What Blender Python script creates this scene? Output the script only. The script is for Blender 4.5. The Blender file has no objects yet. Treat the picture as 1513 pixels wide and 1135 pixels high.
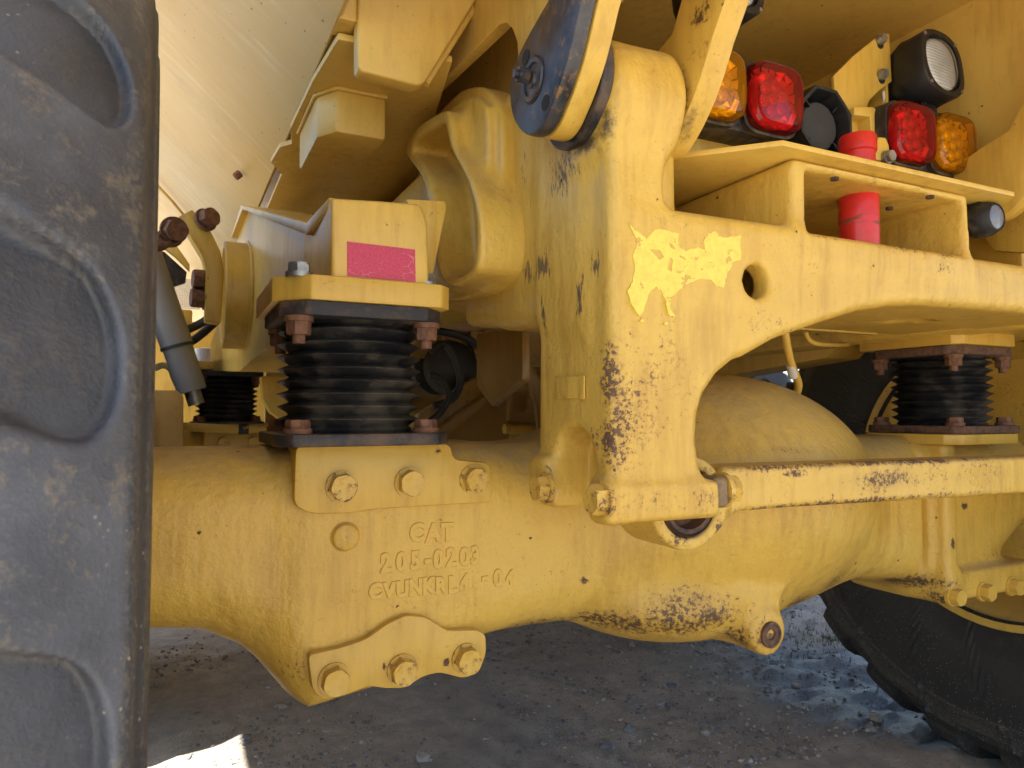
import bpy, bmesh, math, random
import numpy as np
from mathutils import Vector, Matrix, Quaternion, noise as mnoise

random.seed(7)
rng = np.random.default_rng(7)
sc = bpy.context.scene
COL = sc.collection
rad = math.radians

# ------------------------------------------------------------------ camera
CAM = Vector((0.0, 0.0, 1.0))
YAW, PITCH, FPX = rad(25.5), rad(2.4), 1049.0
cd = bpy.data.cameras.new('camera')
cam = bpy.data.objects.new('camera', cd)
COL.objects.link(cam)
cam.location = CAM
cam.rotation_euler = (rad(90) + PITCH, 0, -YAW)
cd.sensor_width = 36
cd.lens = 36 * FPX / 1513
cd.clip_start = 0.02
cd.clip_end = 2000
cd.dof.use_dof = True
cd.dof.focus_distance = 1.15
cd.dof.aperture_fstop = 11.0
sc.camera = cam

# ------------------------------------------------------------------ light
SUN_EL, SUN_AZ = 71.0, -110.0         # azimuth clockwise from +Y (truck forward); sun stands on the left
w = bpy.data.worlds.new('World')
sc.world = w
w.use_nodes = True
wn = w.node_tree
sky = wn.nodes.new('ShaderNodeTexSky')
sky.sky_type = 'NISHITA'
sky.sun_disc = False
sky.sun_elevation = rad(SUN_EL)
sky.sun_rotation = rad(SUN_AZ)
wn.nodes['Background'].inputs[1].default_value = 0.10
wn.links.new(sky.outputs[0], wn.nodes['Background'].inputs[0])
sl = bpy.data.lights.new('sun', 'SUN')
sl.energy = 5.0
sl.angle = rad(0.53)
sl.color = (1.0, 0.95, 0.87)
so = bpy.data.objects.new('sun', sl)
COL.objects.link(so)
so.location = (-4, 1, 8)
_sd = Vector((math.sin(rad(SUN_AZ)) * math.cos(rad(SUN_EL)), math.cos(rad(SUN_AZ)) * math.cos(rad(SUN_EL)), math.sin(rad(SUN_EL))))
so.rotation_euler = (-_sd).to_track_quat('-Z', 'Y').to_euler()
vs = sc.view_settings
vs.view_transform = 'Standard'
vs.look = 'None'
vs.exposure = 1.76
vs.gamma = 1.0
vs.use_curve_mapping = False
sc.cycles.max_bounces = 10
sc.cycles.diffuse_bounces = 4
sc.cycles.use_adaptive_sampling = True
sc.cycles.adaptive_threshold = 0.02
sc.cycles.transparent_max_bounces = 12
sc.cycles.caustics_reflective = False
sc.cycles.caustics_refractive = False

# ------------------------------------------------------------------ measuring: a point of the photograph on a known plane
_f = Vector((math.sin(YAW) * math.cos(PITCH), math.cos(YAW) * math.cos(PITCH), math.sin(PITCH)))
_r = Vector((math.cos(YAW), -math.sin(YAW), 0))
_u = _r.cross(_f)


def P(px, py, x=None, y=None, z=None):
    d = _f + _r * ((px - 756.5) / FPX) + _u * ((567.5 - py) / FPX)
    if x is not None:
        t = (x - CAM.x) / d.x
    elif y is not None:
        t = (y - CAM.y) / d.y
    else:
        t = (z - CAM.z) / d.z
    return CAM + d * t


def XZ(pts, y):
    return [(p.x, p.z) for p in (P(a, b, y=y) for a, b in pts)]


def YZ(pts, x):
    return [(p.y, p.z) for p in (P(a, b, x=x) for a, b in pts)]


def XY(pts, z):
    return [(p.x, p.y) for p in (P(a, b, z=z) for a, b in pts)]


# ------------------------------------------------------------------ materials
class NT:
    def __init__(self, name):
        self.m = bpy.data.materials.new(name)
        self.m.use_nodes = True
        self.t = self.m.node_tree
        self.b = self.t.nodes['Principled BSDF']
        self.out = self.t.nodes['Material Output']

    def n(self, typ, **kw):
        nd = self.t.nodes.new('ShaderNode' + typ)
        for k, v in kw.items():
            setattr(nd, k, v)
        return nd

    def put(self, sock, v):
        if v is None:
            return
        if isinstance(v, bpy.types.NodeSocket):
            self.t.links.new(v, sock)
        else:
            if isinstance(v, (tuple, list)) and len(v) == 3 and sock.type == 'RGBA':
                v = (*v, 1)
            sock.default_value = v

    def obj(self):
        if not hasattr(self, '_o'):
            self._o = self.n('TexCoord').outputs['Object']
        return self._o

    def noise(self, scale, detail=4, rough=0.6, vec=None, dist=0.0):
        nd = self.n('TexNoise')
        self.put(nd.inputs['Vector'], vec or self.obj())
        nd.inputs['Scale'].default_value = scale
        nd.inputs['Detail'].default_value = detail
        nd.inputs['Roughness'].default_value = rough
        nd.inputs['Distortion'].default_value = dist
        return nd.outputs[0]

    def voro(self, scale, feature='F1', vec=None, out=0):
        nd = self.n('TexVoronoi', feature=feature)
        self.put(nd.inputs['Vector'], vec or self.obj())
        nd.inputs['Scale'].default_value = scale
        return nd.outputs[out]

    def math(self, op, a, b=None, c=None, clamp=False):
        nd = self.n('Math', operation=op, use_clamp=clamp)
        self.put(nd.inputs[0], a)
        self.put(nd.inputs[1], b)
        self.put(nd.inputs[2], c)
        return nd.outputs[0]

    def vmath(self, op, a, b=None):
        nd = self.n('VectorMath', operation=op)
        self.put(nd.inputs[0], a)
        self.put(nd.inputs[1], b)
        return nd.outputs['Value'] if op in ('LENGTH', 'DISTANCE', 'DOT_PRODUCT') else nd.outputs[0]

    def ramp(self, v, a, b, to0=0.0, to1=1.0, smooth=True):
        nd = self.n('MapRange', interpolation_type='SMOOTHSTEP' if smooth else 'LINEAR')
        self.put(nd.inputs[0], v)
        for i, q in enumerate((a, b, to0, to1)):
            self.put(nd.inputs[1 + i], q)
        return nd.outputs[0]

    def mix(self, f, a, b):
        nd = self.n('Mix', data_type='RGBA')
        self.put(nd.inputs[0], f)
        self.put(nd.inputs[6], a)
        self.put(nd.inputs[7], b)
        return nd.outputs[2]

    def bump(self, h, strength=0.3, dist=0.002, normal=None):
        nd = self.n('Bump')
        nd.inputs['Strength'].default_value = strength
        nd.inputs['Distance'].default_value = dist
        self.put(nd.inputs['Height'], h)
        self.put(nd.inputs['Normal'], normal)
        return nd.outputs[0]

    def set(self, col=None, rough=None, metal=None, normal=None, spec=None, coat=None):
        i = self.b.inputs
        self.put(i['Base Color'], col)
        self.put(i['Roughness'], rough)
        self.put(i['Metallic'], metal)
        self.put(i['Normal'], normal)
        self.put(i['Specular IOR Level'], spec)
        self.put(i['Coat Weight'], coat)
        return self.m


def spot_sum(N, spots):
    """largest of several soft ellipsoidal fields, each (centre, radius or 3 radii, amount)"""
    tot = None
    for c, r, a in spots:
        r = (r, r, r) if not isinstance(r, (tuple, list)) else r
        v = N.vmath('SUBTRACT', N.obj(), tuple(c))
        v = N.vmath('MULTIPLY', v, (1 / r[0], 1 / r[1], 1 / r[2]))
        d = N.vmath('LENGTH', v)
        s = N.ramp(d, 0.0, 1.0, a, 0.0)
        tot = s if tot is None else N.math('MAXIMUM', tot, s)
    return tot


YEL = (0.65, 0.41, 0.068)


def paint(name, base=YEL, chip=0.0, chips=(), grease=(), rusty=(), streaks=(), cast=0.5, rough=0.40, dust=0.35, var=1.0):
    """chips: places where paint has flaked to brown steel; grease: dark smears; rusty: broken brown staining"""
    N = NT(name)
    fine = N.noise(125, 5, 0.74)
    coarse = N.noise(13, 4, 0.65)
    big = N.noise(2.6, 2, 0.55)
    f = N.math('ADD', fine, N.math('MULTIPLY', N.math('SUBTRACT', coarse, 0.5), 0.40))
    f = N.math('ADD', f, chip)
    if chips:
        f = N.math('ADD', f, spot_sum(N, [(p, r, q * 1.35) for p, r, q in chips]))
    # small sparse nicks everywhere
    vd = N.voro(30)
    nick = N.math('MULTIPLY', N.ramp(N.math('ADD', vd, N.math('MULTIPLY', fine, 0.42)), 0.285, 0.265), N.ramp(coarse, 0.52, 0.57))
    m = N.math('MAXIMUM', N.ramp(f, 0.725, 0.745), nick)
    col = N.mix(N.ramp(big, 0.3, 0.7), base, tuple(c * k for c, k in zip(base, (1.03, 1.08, 1.25))))
    mott = N.noise(19, 5, 0.72)
    col = N.mix(N.math('MULTIPLY', N.ramp(mott, 0.45, 0.75), 0.30 * var), col, tuple(c * k for c, k in zip(base, (0.78, 0.72, 0.66))))
    mpv = N.n('Mapping')
    N.put(mpv.inputs[0], N.obj())
    mpv.inputs['Scale'].default_value = (48, 48, 6)
    runs = N.noise(1.0, 4, 0.62, vec=mpv.outputs[0])
    film = N.math('MULTIPLY', N.ramp(N.math('ADD', N.math('MULTIPLY', runs, 0.55), N.math('MULTIPLY', N.noise(4.5, 4, 0.6), 0.45)), 0.46, 0.66), 0.44 * var)
    col = N.mix(film, col, tuple(q * k for q, k in zip(base, (0.60, 0.52, 0.50))))
    bleed = N.math('MULTIPLY', N.ramp(f, 0.60, 0.735), 0.42)
    col = N.mix(bleed, col, (0.26, 0.12, 0.035))
    nz = N.n('SeparateXYZ')
    N.put(nz.inputs[0], N.n('NewGeometry').outputs['Normal'])
    up = N.math('MULTIPLY', N.ramp(nz.outputs[2], 0.25, 0.95), N.ramp(mott, 0.25, 0.55))
    col = N.mix(N.math('MULTIPLY', up, dust), col, (0.36, 0.29, 0.19))
    if rusty:
        sm = spot_sum(N, rusty)
        rm = N.ramp(N.math('ADD', N.math('MULTIPLY', sm, 0.55), N.math('ADD', N.math('MULTIPLY', N.math('SUBTRACT', fine, 0.5), 1.7), N.math('MULTIPLY', N.math('SUBTRACT', mott, 0.5), 0.6))), 0.26, 0.60)
        soft = N.math('MULTIPLY', sm, 0.35)
        col = N.mix(soft, col, tuple(c * k for c, k in zip(base, (0.45, 0.36, 0.30))))
        col = N.mix(N.math('MULTIPLY', rm, N.ramp(sm, 0.02, 0.15)), col, N.mix(N.ramp(coarse, 0.4, 0.6), (0.10, 0.052, 0.022), (0.055, 0.035, 0.024)))
    if streaks:
        mp = N.n('Mapping')
        N.put(mp.inputs[0], N.obj())
        mp.inputs['Scale'].default_value = (150, 150, 42)
        st = N.noise(1.0, 5, 0.68, vec=mp.outputs[0])
        ss = spot_sum(N, streaks)
        sm = N.math('MULTIPLY', N.ramp(N.math('ADD', N.math('MULTIPLY', ss, 0.5), N.math('MULTIPLY', N.math('SUBTRACT', st, 0.5), 2.0)), 0.22, 0.46), N.ramp(ss, 0.02, 0.2))
        col = N.mix(N.math('MULTIPLY', sm, 0.85), col, (0.06, 0.05, 0.05))
    if grease:
        gs = spot_sum(N, grease)
        gm = N.ramp(N.math('ADD', gs, N.math('MULTIPLY', N.math('SUBTRACT', N.noise(42, 6, 0.8), 0.5), 2.0)), 0.2, 0.95)
        col = N.mix(N.math('MULTIPLY', N.math('MULTIPLY', gm, N.ramp(gs, 0.02, 0.15)), 0.9), col, (0.024, 0.021, 0.022))
    rc = N.mix(N.ramp(fine, 0.45, 0.66), (0.095, 0.050, 0.026), (0.175, 0.105, 0.062))
    col = N.mix(m, col, rc)
    mpv2 = N.n('Mapping')
    N.put(mpv2.inputs[0], N.obj())
    mpv2.inputs['Scale'].default_value = (34, 34, 15)
    h = N.math('ADD', N.math('MULTIPLY', N.noise(88, 3, 0.62), cast), N.math('MULTIPLY', N.noise(1.0, 2, 0.6, vec=mpv2.outputs[0]), cast * 1.3))
    nrm = N.bump(h, 0.85, 0.0034)
    ro = N.math('ADD', N.math('MULTIPLY', m, 0.4), N.math('ADD', rough, N.math('MULTIPLY', N.math('SUBTRACT', coarse, 0.5), 0.3)))
    return N.set(col, ro, 0.0, nrm, 0.45)


def simple(name, col, rough=0.5, metal=0.0, var=0.3, scale=40, bump=0.2, col2=None, coat=None):
    N = NT(name)
    col2 = col2 or tuple(c * 0.55 for c in col)
    nz = N.noise(scale, 6, 0.65)
    c = N.mix(N.math('MULTIPLY', N.ramp(nz, 0.35, 0.7), min(1, var * 2)), col, col2)
    r = N.math('ADD', rough - 0.08, N.math('MULTIPLY', N.noise(scale * 0.5, 4), 0.2))
    return N.set(c, r, metal, N.bump(nz, bump, 0.001), None, coat)


def dusty(name, col, dustcol, amount, rough, scale=30, bump=0.3, streak=False, spec=0.4):
    N = NT(name)
    a = N.noise(scale, 7, 0.7)
    b = N.noise(scale * 0.12, 3, 0.6)
    f = N.math('MULTIPLY', N.ramp(N.math('ADD', a, N.math('MULTIPLY', N.math('SUBTRACT', b, 0.5), 0.8)), 0.42, 0.75), amount)
    sp = N.ramp(N.voro(scale * 4), 0.16, 0.08)
    f = N.math('MAXIMUM', f, N.math('MULTIPLY', N.math('MULTIPLY', sp, N.ramp(b, 0.45, 0.6)), amount * 0.8))
    c = N.mix(f, col, dustcol)
    return N.set(c, N.math('ADD', rough, N.math('MULTIPLY', f, 0.2)), 0, N.bump(N.math('ADD', a, N.noise(scale * 6, 3)), bump, 0.0012), spec)


M = {}
M['steel_rust'] = simple('rusty_bolt_steel', (0.23, 0.105, 0.055), 0.75, 0.1, 0.5, 90, 0.6, (0.10, 0.052, 0.033))
M['rust_plate'] = simple('rusted_plate', (0.17, 0.085, 0.045), 0.8, 0.0, 0.5, 70, 0.7, (0.045, 0.036, 0.034))
M['bare_rust'] = simple('bare_rust', (0.085, 0.042, 0.026), 0.85, 0.0, 0.4, 60, 0.6)
M['black_plate'] = dusty('black_steel', (0.018, 0.019, 0.023), (0.17, 0.11, 0.07), 0.6, 0.45, 30, 0.5)
M['bellows'] = dusty('bellows_rubber', (0.013, 0.0135, 0.016), (0.12, 0.105, 0.08), 0.75, 0.45, 22, 0.4)
M['zinc'] = simple('zinc_bolt', (0.42, 0.41, 0.39), 0.4, 0.85, 0.4, 60, 0.3)
M['black_plastic'] = simple('black_plastic', (0.014, 0.0145, 0.016), 0.42, 0, 0.3, 50, 0.1)
M['lamp_black'] = dusty('dirty_lamp_housing', (0.018, 0.018, 0.02), (0.20, 0.15, 0.085), 0.6, 0.55, 45, 0.5)
M['grey_disc'] = simple('alarm_cone', (0.035, 0.036, 0.04), 0.6, 0, 0.2, 200, 0.3)
M['hole_shade'] = simple('painted_hole_shade', (0.02, 0.016, 0.012), 0.8)  # near-black colour that paints the shade inside holes
M['hose'] = simple('black_hose', (0.02, 0.02, 0.021), 0.5, 0, 0.3, 50)
M['grey_cyl'] = dusty('grey_cylinder_paint', (0.22, 0.215, 0.205), (0.2, 0.17, 0.13), 0.35, 0.4, 20, 0.1)
M['white'] = simple('white_plastic', (0.7, 0.69, 0.64), 0.4, 0, 0.2, 40, 0.05, (0.5, 0.47, 0.4))
M['copper'] = simple('ear_rust_patch', (0.08, 0.035, 0.02), 0.7)
M['reflector'] = simple('lamp_reflector', (0.95, 0.95, 0.93), 0.22, 0.55, 0.03, 20, 0.0)
M['tow_red'] = None


def tint(name, col, body=0.22, dcol=None):
    N = NT(name)
    tr = N.n('BsdfTransparent')
    N.put(tr.inputs[0], col)
    gl = N.n('BsdfGlossy')
    gl.inputs['Roughness'].default_value = 0.12
    fr = N.n('Fresnel')
    fr.inputs[0].default_value = 1.45
    df = N.n('BsdfDiffuse')
    N.put(df.inputs[0], dcol or tuple(c * 0.6 for c in col))
    mx = N.n('MixShader')
    mx.inputs[0].default_value = body
    N.t.links.new(tr.outputs[0], mx.inputs[1])
    N.t.links.new(df.outputs[0], mx.inputs[2])
    m2 = N.n('MixShader')
    N.t.links.new(fr.outputs[0], m2.inputs[0])
    N.t.links.new(mx.outputs[0], m2.inputs[1])
    N.t.links.new(gl.outputs[0], m2.inputs[2])
    N.t.links.new(m2.outputs[0], N.out.inputs[0])
    return N.m


M['red_lens'] = tint('red_lens', (0.90, 0.06, 0.065))
M['amber_lens'] = tint('amber_lens', (1.0, 0.60, 0.035), 0.20, (1.0, 0.38, 0.015))
M['clear_lens'] = tint('clear_lens', (0.98, 0.98, 0.97), 0.08, (0.9, 0.9, 0.88))


def tow_red():
    N = NT('red_pin_paint')
    mp = N.n('Mapping')
    N.put(mp.inputs[0], N.obj())
    mp.inputs['Scale'].default_value = (18, 18, 130)
    s = N.noise(1.0, 5, 0.6, vec=mp.outputs[0])
    p = P(1268, 318, y=0.84)
    sep = N.n('SeparateXYZ')
    N.put(sep.inputs[0], N.obj())
    band = N.math('ADD', s, N.ramp(N.math('ABSOLUTE', N.math('SUBTRACT', sep.outputs[2], p.z)), 0.0, 0.03, 0.16, -0.25))
    m = N.math('MULTIPLY', N.ramp(band, 0.66, 0.74), 0.75)
    c = N.mix(N.ramp(N.noise(30, 4), 0.4, 0.7), (0.62, 0.026, 0.022), (0.50, 0.02, 0.02))
    c = N.mix(m, c, (0.09, 0.055, 0.03))
    return N.set(c, N.math('ADD', 0.3, N.math('MULTIPLY', m, 0.4)), 0, N.bump(N.noise(60, 3), 0.1, 0.001))


M['tow_red'] = tow_red()


def sticker_mat():
    N = NT('red_reflective_tape')
    s = N.noise(330, 2, 0.5)
    v = N.voro(55, 'DISTANCE_TO_EDGE')
    scr = N.math('MULTIPLY', N.ramp(v, 0.012, 0.004), N.ramp(N.noise(35, 3), 0.52, 0.6))
    c = N.mix(N.ramp(s, 0.35, 0.65), (0.50, 0.03, 0.075), (0.60, 0.05, 0.10))
    c = N.mix(N.math('MULTIPLY', scr, 0.7), c, (0.8, 0.45, 0.35))
    return N.set(c, 0.35, 0, None, 0.5)


M['sticker'] = sticker_mat()


def lemon_mat():
    N = NT('torn_lemon_decal')
    a = N.noise(38, 5, 0.65)
    f = N.ramp(a, 0.60, 0.612)
    c = N.mix(N.ramp(N.noise(90, 4), 0.35, 0.7), (0.78, 0.66, 0.10), (0.70, 0.57, 0.085))
    c = N.mix(f, c, (0.62, 0.37, 0.07))
    v = N.voro(28, 'DISTANCE_TO_EDGE')
    c = N.mix(N.math('MULTIPLY', N.ramp(v, 0.012, 0.003), N.ramp(N.noise(22, 2), 0.5, 0.6)), c, (0.35, 0.26, 0.06))
    return N.set(c, 0.4, 0, N.bump(N.math('SUBTRACT', 1.0, f), 0.4, 0.001), 0.5)


M['lemon'] = lemon_mat()


def grease_steel():
    N = NT('greasy_blued_steel')
    a = N.noise(22, 7, 0.7)
    b = N.noise(60, 5, 0.7)
    c = N.mix(N.ramp(a, 0.35, 0.65), (0.028, 0.029, 0.036), (0.075, 0.075, 0.085))
    c = N.mix(N.math('MULTIPLY', N.ramp(b, 0.52, 0.66), N.ramp(N.noise(6, 3), 0.45, 0.6)), c, (0.20, 0.115, 0.045))
    r = N.ramp(a, 0.3, 0.7, 0.28, 0.5)
    return N.set(c, r, 0.35, N.bump(b, 0.25, 0.001))


M['grease_steel'] = grease_steel()


def tyre_mat(name, col, dustc, amt, R=0.81):
    """worn polished tread, dusty brown shoulder with darker and paler moulded rings"""
    N = NT(name)
    a = N.noise(24, 6, 0.75)
    b = N.noise(5, 4, 0.65)
    fl = N.noise(190, 3, 0.8)
    sep = N.n('SeparateXYZ')
    N.put(sep.inputs[0], N.obj())
    rr = N.math('DIVIDE', N.math('SQRT', N.math('ADD', N.math('MULTIPLY', sep.outputs[1], sep.outputs[1]), N.math('MULTIPLY', sep.outputs[2], sep.outputs[2]))), R)
    rj = N.math('ADD', rr, N.math('MULTIPLY', N.math('SUBTRACT', a, 0.5), 0.006))
    tread = N.ramp(N.math('ABSOLUTE', sep.outputs[0]), 0.2715, 0.2785, 1.0, 0.0)
    cr = N.n('ValToRGB')
    e = cr.color_ramp.elements
    dk = tuple(q * 0.62 for q in col)
    pts = [(0.0, dustc, ), (0.802, dk), (0.806, tuple(min(1, q * 1.5) for q in dustc)), (0.812, dustc), (0.870, tuple(q * 0.85 for q in dustc)), (0.878, tuple(min(1, q * 1.6) for q in dustc)), (0.884, dk), (0.903, dk), (0.908, dustc), (0.935, dustc), (1.0, col)]
    e[0].position, e[0].color = pts[0][0], (*pts[0][1], 1)
    e[1].position, e[1].color = pts[-1][0], (*pts[-1][1], 1)
    for p_, q_ in pts[1:-1]:
        el = e.new(p_)
        el.color = (*q_, 1)
    N.put(cr.inputs[0], rj)
    ring = cr.outputs[0]
    # tread: sky sheen put in as grey-blue, with cloudy polish and dust in patches
    tr = N.mix(N.ramp(b, 0.35, 0.65), tuple(q * 0.75 for q in col), tuple(min(1, q * 1.55) for q in col))
    tr = N.mix(N.math('MULTIPLY', N.ramp(N.math('ADD', N.math('MULTIPLY', a, 0.6), N.math('MULTIPLY', fl, 0.4)), 0.50, 0.62), 0.75 * amt), tr, tuple(min(1, q * 1.25) for q in dustc))
    ee = N.math('MAXIMUM', N.math('DIVIDE', N.math('SUBTRACT', N.math('DIVIDE', N.math('ABSOLUTE', sep.outputs[0]), 0.30), 0.55), 0.385), 0.0)
    crown = N.math('SUBTRACT', 1.0, N.math('MULTIPLY', N.math('POWER', ee, 2.2), 0.075))
    pocket = N.ramp(N.math('SUBTRACT', crown, rr), 0.004, 0.011)
    tr = N.mix(N.math('MULTIPLY', pocket, 0.72), tr, N.mix(N.ramp(b, 0.4, 0.6), tuple(q * 0.42 for q in col), tuple(q * 0.75 for q in col)))
    # shoulder: gritty
    sh = N.mix(N.math('MULTIPLY', N.ramp(fl, 0.40, 0.66), 0.75), tuple(q * 0.55 for q in col), ring)
    c = N.mix(tread, sh, tr)
    pt = N.ramp(N.n('NewGeometry').outputs['Pointiness'], 0.515, 0.56)
    c = N.mix(N.math('MULTIPLY', pt, 0.18 * amt), c, tuple(min(1, q * 1.8) for q in dustc))
    sp = N.math('MULTIPLY', N.ramp(N.voro(120), 0.17, 0.07), N.ramp(b, 0.5, 0.6))
    c = N.mix(N.math('MULTIPLY', sp, amt), c, (0.42, 0.37, 0.30))
    return N.set(c, N.ramp(b, 0.3, 0.7, 0.42, 0.70), 0, N.bump(N.math('ADD', fl, N.math('MULTIPLY', a, 1.5)), 0.7, 0.002), 0.5)


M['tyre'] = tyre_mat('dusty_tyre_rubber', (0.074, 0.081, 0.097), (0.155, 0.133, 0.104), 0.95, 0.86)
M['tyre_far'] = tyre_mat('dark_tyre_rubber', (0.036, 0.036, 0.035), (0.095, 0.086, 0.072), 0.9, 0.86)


# ------------------------------------------------------------------ object helpers
WL = {}


def thing(name, label, cat, loc=(0, 0, 0), group=None):
    o = bpy.data.objects.new(name, None)
    COL.objects.link(o)
    o.location = loc
    o.empty_display_size = 0.05
    o['label'] = label
    o['category'] = cat
    if group:
        o['group'] = group
    WL[o.name] = Vector(loc)
    return o


def tag(o, label, cat, group=None):
    o['label'] = label
    o['category'] = cat
    if group:
        o['group'] = group
    return o


def link(name, me, mat, parent=None, loc=(0, 0, 0), rot=None, label=None, kind=None):
    o = bpy.data.objects.new(name, me)
    COL.objects.link(o)
    if mat is not None and not me.materials:
        me.materials.append(mat)
    wl = Vector(loc)
    if parent is not None:
        o.parent = parent
        o.location = wl - WL[parent.name]
    else:
        o.location = wl
    if rot is not None:
        o.rotation_mode = 'QUATERNION'
        o.rotation_quaternion = rot
    WL[o.name] = wl
    if label:
        o['label'] = label
    if kind:
        o['kind'] = kind
    return o


def finish(bm, name, smooth=35):
    me = bpy.data.meshes.new(name)
    bmesh.ops.recalc_face_normals(bm, faces=bm.faces)
    bm.to_mesh(me)
    bm.free()
    if smooth:
        me.shade_smooth()
        me.set_sharp_from_angle(angle=rad(smooth))
    return me


def bevel(bm, width, seg=2, angle=25):
    if width <= 0:
        return
    es = [e for e in bm.edges if len(e.link_faces) == 2 and e.calc_face_angle(0) > rad(angle)]
    if es:
        bmesh.ops.bevel(bm, geom=es, offset=width, segments=seg, profile=0.5, affect='EDGES', clamp_overlap=True)


def extrude(pts, axis, a, b, bev=0.003, seg=2, holes=()):
    """polygon pts in the plane across `axis`, from a to b along it. X: (y,z)  Y: (x,z)  Z: (x,y)"""
    def v3(p, t):
        return {'X': (t, p[0], p[1]), 'Y': (p[0], t, p[1]), 'Z': (p[0], p[1], t)}[axis]
    bm = bmesh.new()
    if not holes:
        va = [bm.verts.new(v3(p, a)) for p in pts]
        vb = [bm.verts.new(v3(p, b)) for p in pts]
        bm.faces.new(va)
        bm.faces.new(vb[::-1])
        n = len(pts)
        for i in range(n):
            bm.faces.new((va[i], vb[i], vb[(i + 1) % n], va[(i + 1) % n]))
    else:
        loops = [pts] + list(holes)
        eds = []
        for lp in loops:
            vv = [bm.verts.new(v3(p, a)) for p in lp]
            eds += [bm.edges.new((vv[i], vv[(i + 1) % len(vv)])) for i in range(len(vv))]
        r = bmesh.ops.triangle_fill(bm, edges=eds, use_beauty=True)
        fs = [g for g in r['geom'] if isinstance(g, bmesh.types.BMFace)]
        ex = bmesh.ops.extrude_face_region(bm, geom=fs)
        off = Vector(v3((0, 0), b - a))
        bmesh.ops.translate(bm, verts=[g for g in ex['geom'] if isinstance(g, bmesh.types.BMVert)], vec=off)
    bmesh.ops.recalc_face_normals(bm, faces=bm.faces)
    bevel(bm, bev, seg)
    return bm


def smooth_poly(pts, sub=5, closed=True):
    out, n = [], len(pts)
    pts = [Vector(p) for p in pts]
    rngi = range(n) if closed else range(n - 1)
    for i in rngi:
        g = (lambda k: pts[k % n]) if closed else (lambda k: pts[min(max(k, 0), n - 1)])
        p0, p1, p2, p3 = g(i - 1), g(i), g(i + 1), g(i + 2)
        for k in range(sub):
            t = k / sub
            out.append((0.5 * ((2 * p1) + (p2 - p0) * t + (2 * p0 - 5 * p1 + 4 * p2 - p3) * t * t + (3 * p1 - p0 - 3 * p2 + p3) * t ** 3))[:])
    if not closed:
        out.append(pts[-1][:])
    return out


def slab(name, pts, axis, a, b, mat, parent, bev=0.003, holes=(), label=None, smooth=35):
    return link(name, finish(extrude(pts, axis, a, b, bev, holes=holes), name, smooth), mat, parent, label=label)


def box_bm(x0, x1, y0, y1, z0, z1, bev=0.003, seg=2, bm=None):
    bm2 = bmesh.new()
    bmesh.ops.create_cube(bm2, size=1, matrix=Matrix.Translation(((x0 + x1) / 2, (y0 + y1) / 2, (z0 + z1) / 2)) @ Matrix.Diagonal((x1 - x0, y1 - y0, z1 - z0, 1)))
    bevel(bm2, bev, seg)
    return bm2


def box(name, x0, x1, y0, y1, z0, z1, mat, parent, bev=0.003, label=None):
    return link(name, finish(box_bm(x0, x1, y0, y1, z0, z1, bev), name), mat, parent, label=label)


def lathe_me(profile, name, seg=48, axis='Z', caps=True, smooth=40):
    """profile: list of (radius, along)"""
    bm = bmesh.new()
    rings = []
    for r, t in profile:
        ring = []
        for k in range(seg):
            a = 2 * math.pi * k / seg
            c, s = r * math.cos(a), r * math.sin(a)
            ring.append(bm.verts.new({'Z': (c, s, t), 'Y': (c, t, s), 'X': (t, c, s)}[axis]))
        rings.append(ring)
    for i in range(len(rings) - 1):
        for k in range(seg):
            k2 = (k + 1) % seg
            bm.faces.new((rings[i][k], rings[i][k2], rings[i + 1][k2], rings[i + 1][k]))
    if caps:
        bm.faces.new(rings[0])
        bm.faces.new(rings[-1][::-1])
    return finish(bm, name, smooth)


def tube_me(pts, r, name, seg=14, radii=None, sub=4):
    pts = [Vector(p) for p in pts]
    if sub > 1 and len(pts) > 2:
        out = []
        n = len(pts)
        for i in range(n - 1):
            p0, p1, p2, p3 = pts[max(i - 1, 0)], pts[i], pts[i + 1], pts[min(i + 2, n - 1)]
            for k in range(sub):
                t = k / sub
                out.append(0.5 * ((2 * p1) + (p2 - p0) * t + (2 * p0 - 5 * p1 + 4 * p2 - p3) * t * t + (3 * p1 - p0 - 3 * p2 + p3) * t ** 3))
        out.append(pts[-1])
        pts = out
    bm = bmesh.new()
    rings = []
    nrm = None
    for i, p in enumerate(pts):
        t = (pts[min(i + 1, len(pts) - 1)] - pts[max(i - 1, 0)]).normalized()
        if nrm is None:
            nrm = t.orthogonal().normalized()
        nrm = (nrm - t * nrm.dot(t)).normalized()
        bn = t.cross(nrm)
        rings.append([bm.verts.new(p + (nrm * math.cos(a) + bn * math.sin(a)) * r) for a in (2 * math.pi * k / seg for k in range(seg))])
    for i in range(len(rings) - 1):
        for k in range(seg):
            k2 = (k + 1) % seg
            bm.faces.new((rings[i][k], rings[i][k2], rings[i + 1][k2], rings[i + 1][k]))
    bm.faces.new(rings[0])
    bm.faces.new(rings[-1][::-1])
    return finish(bm, name, 50)


_hexes = {}


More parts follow.
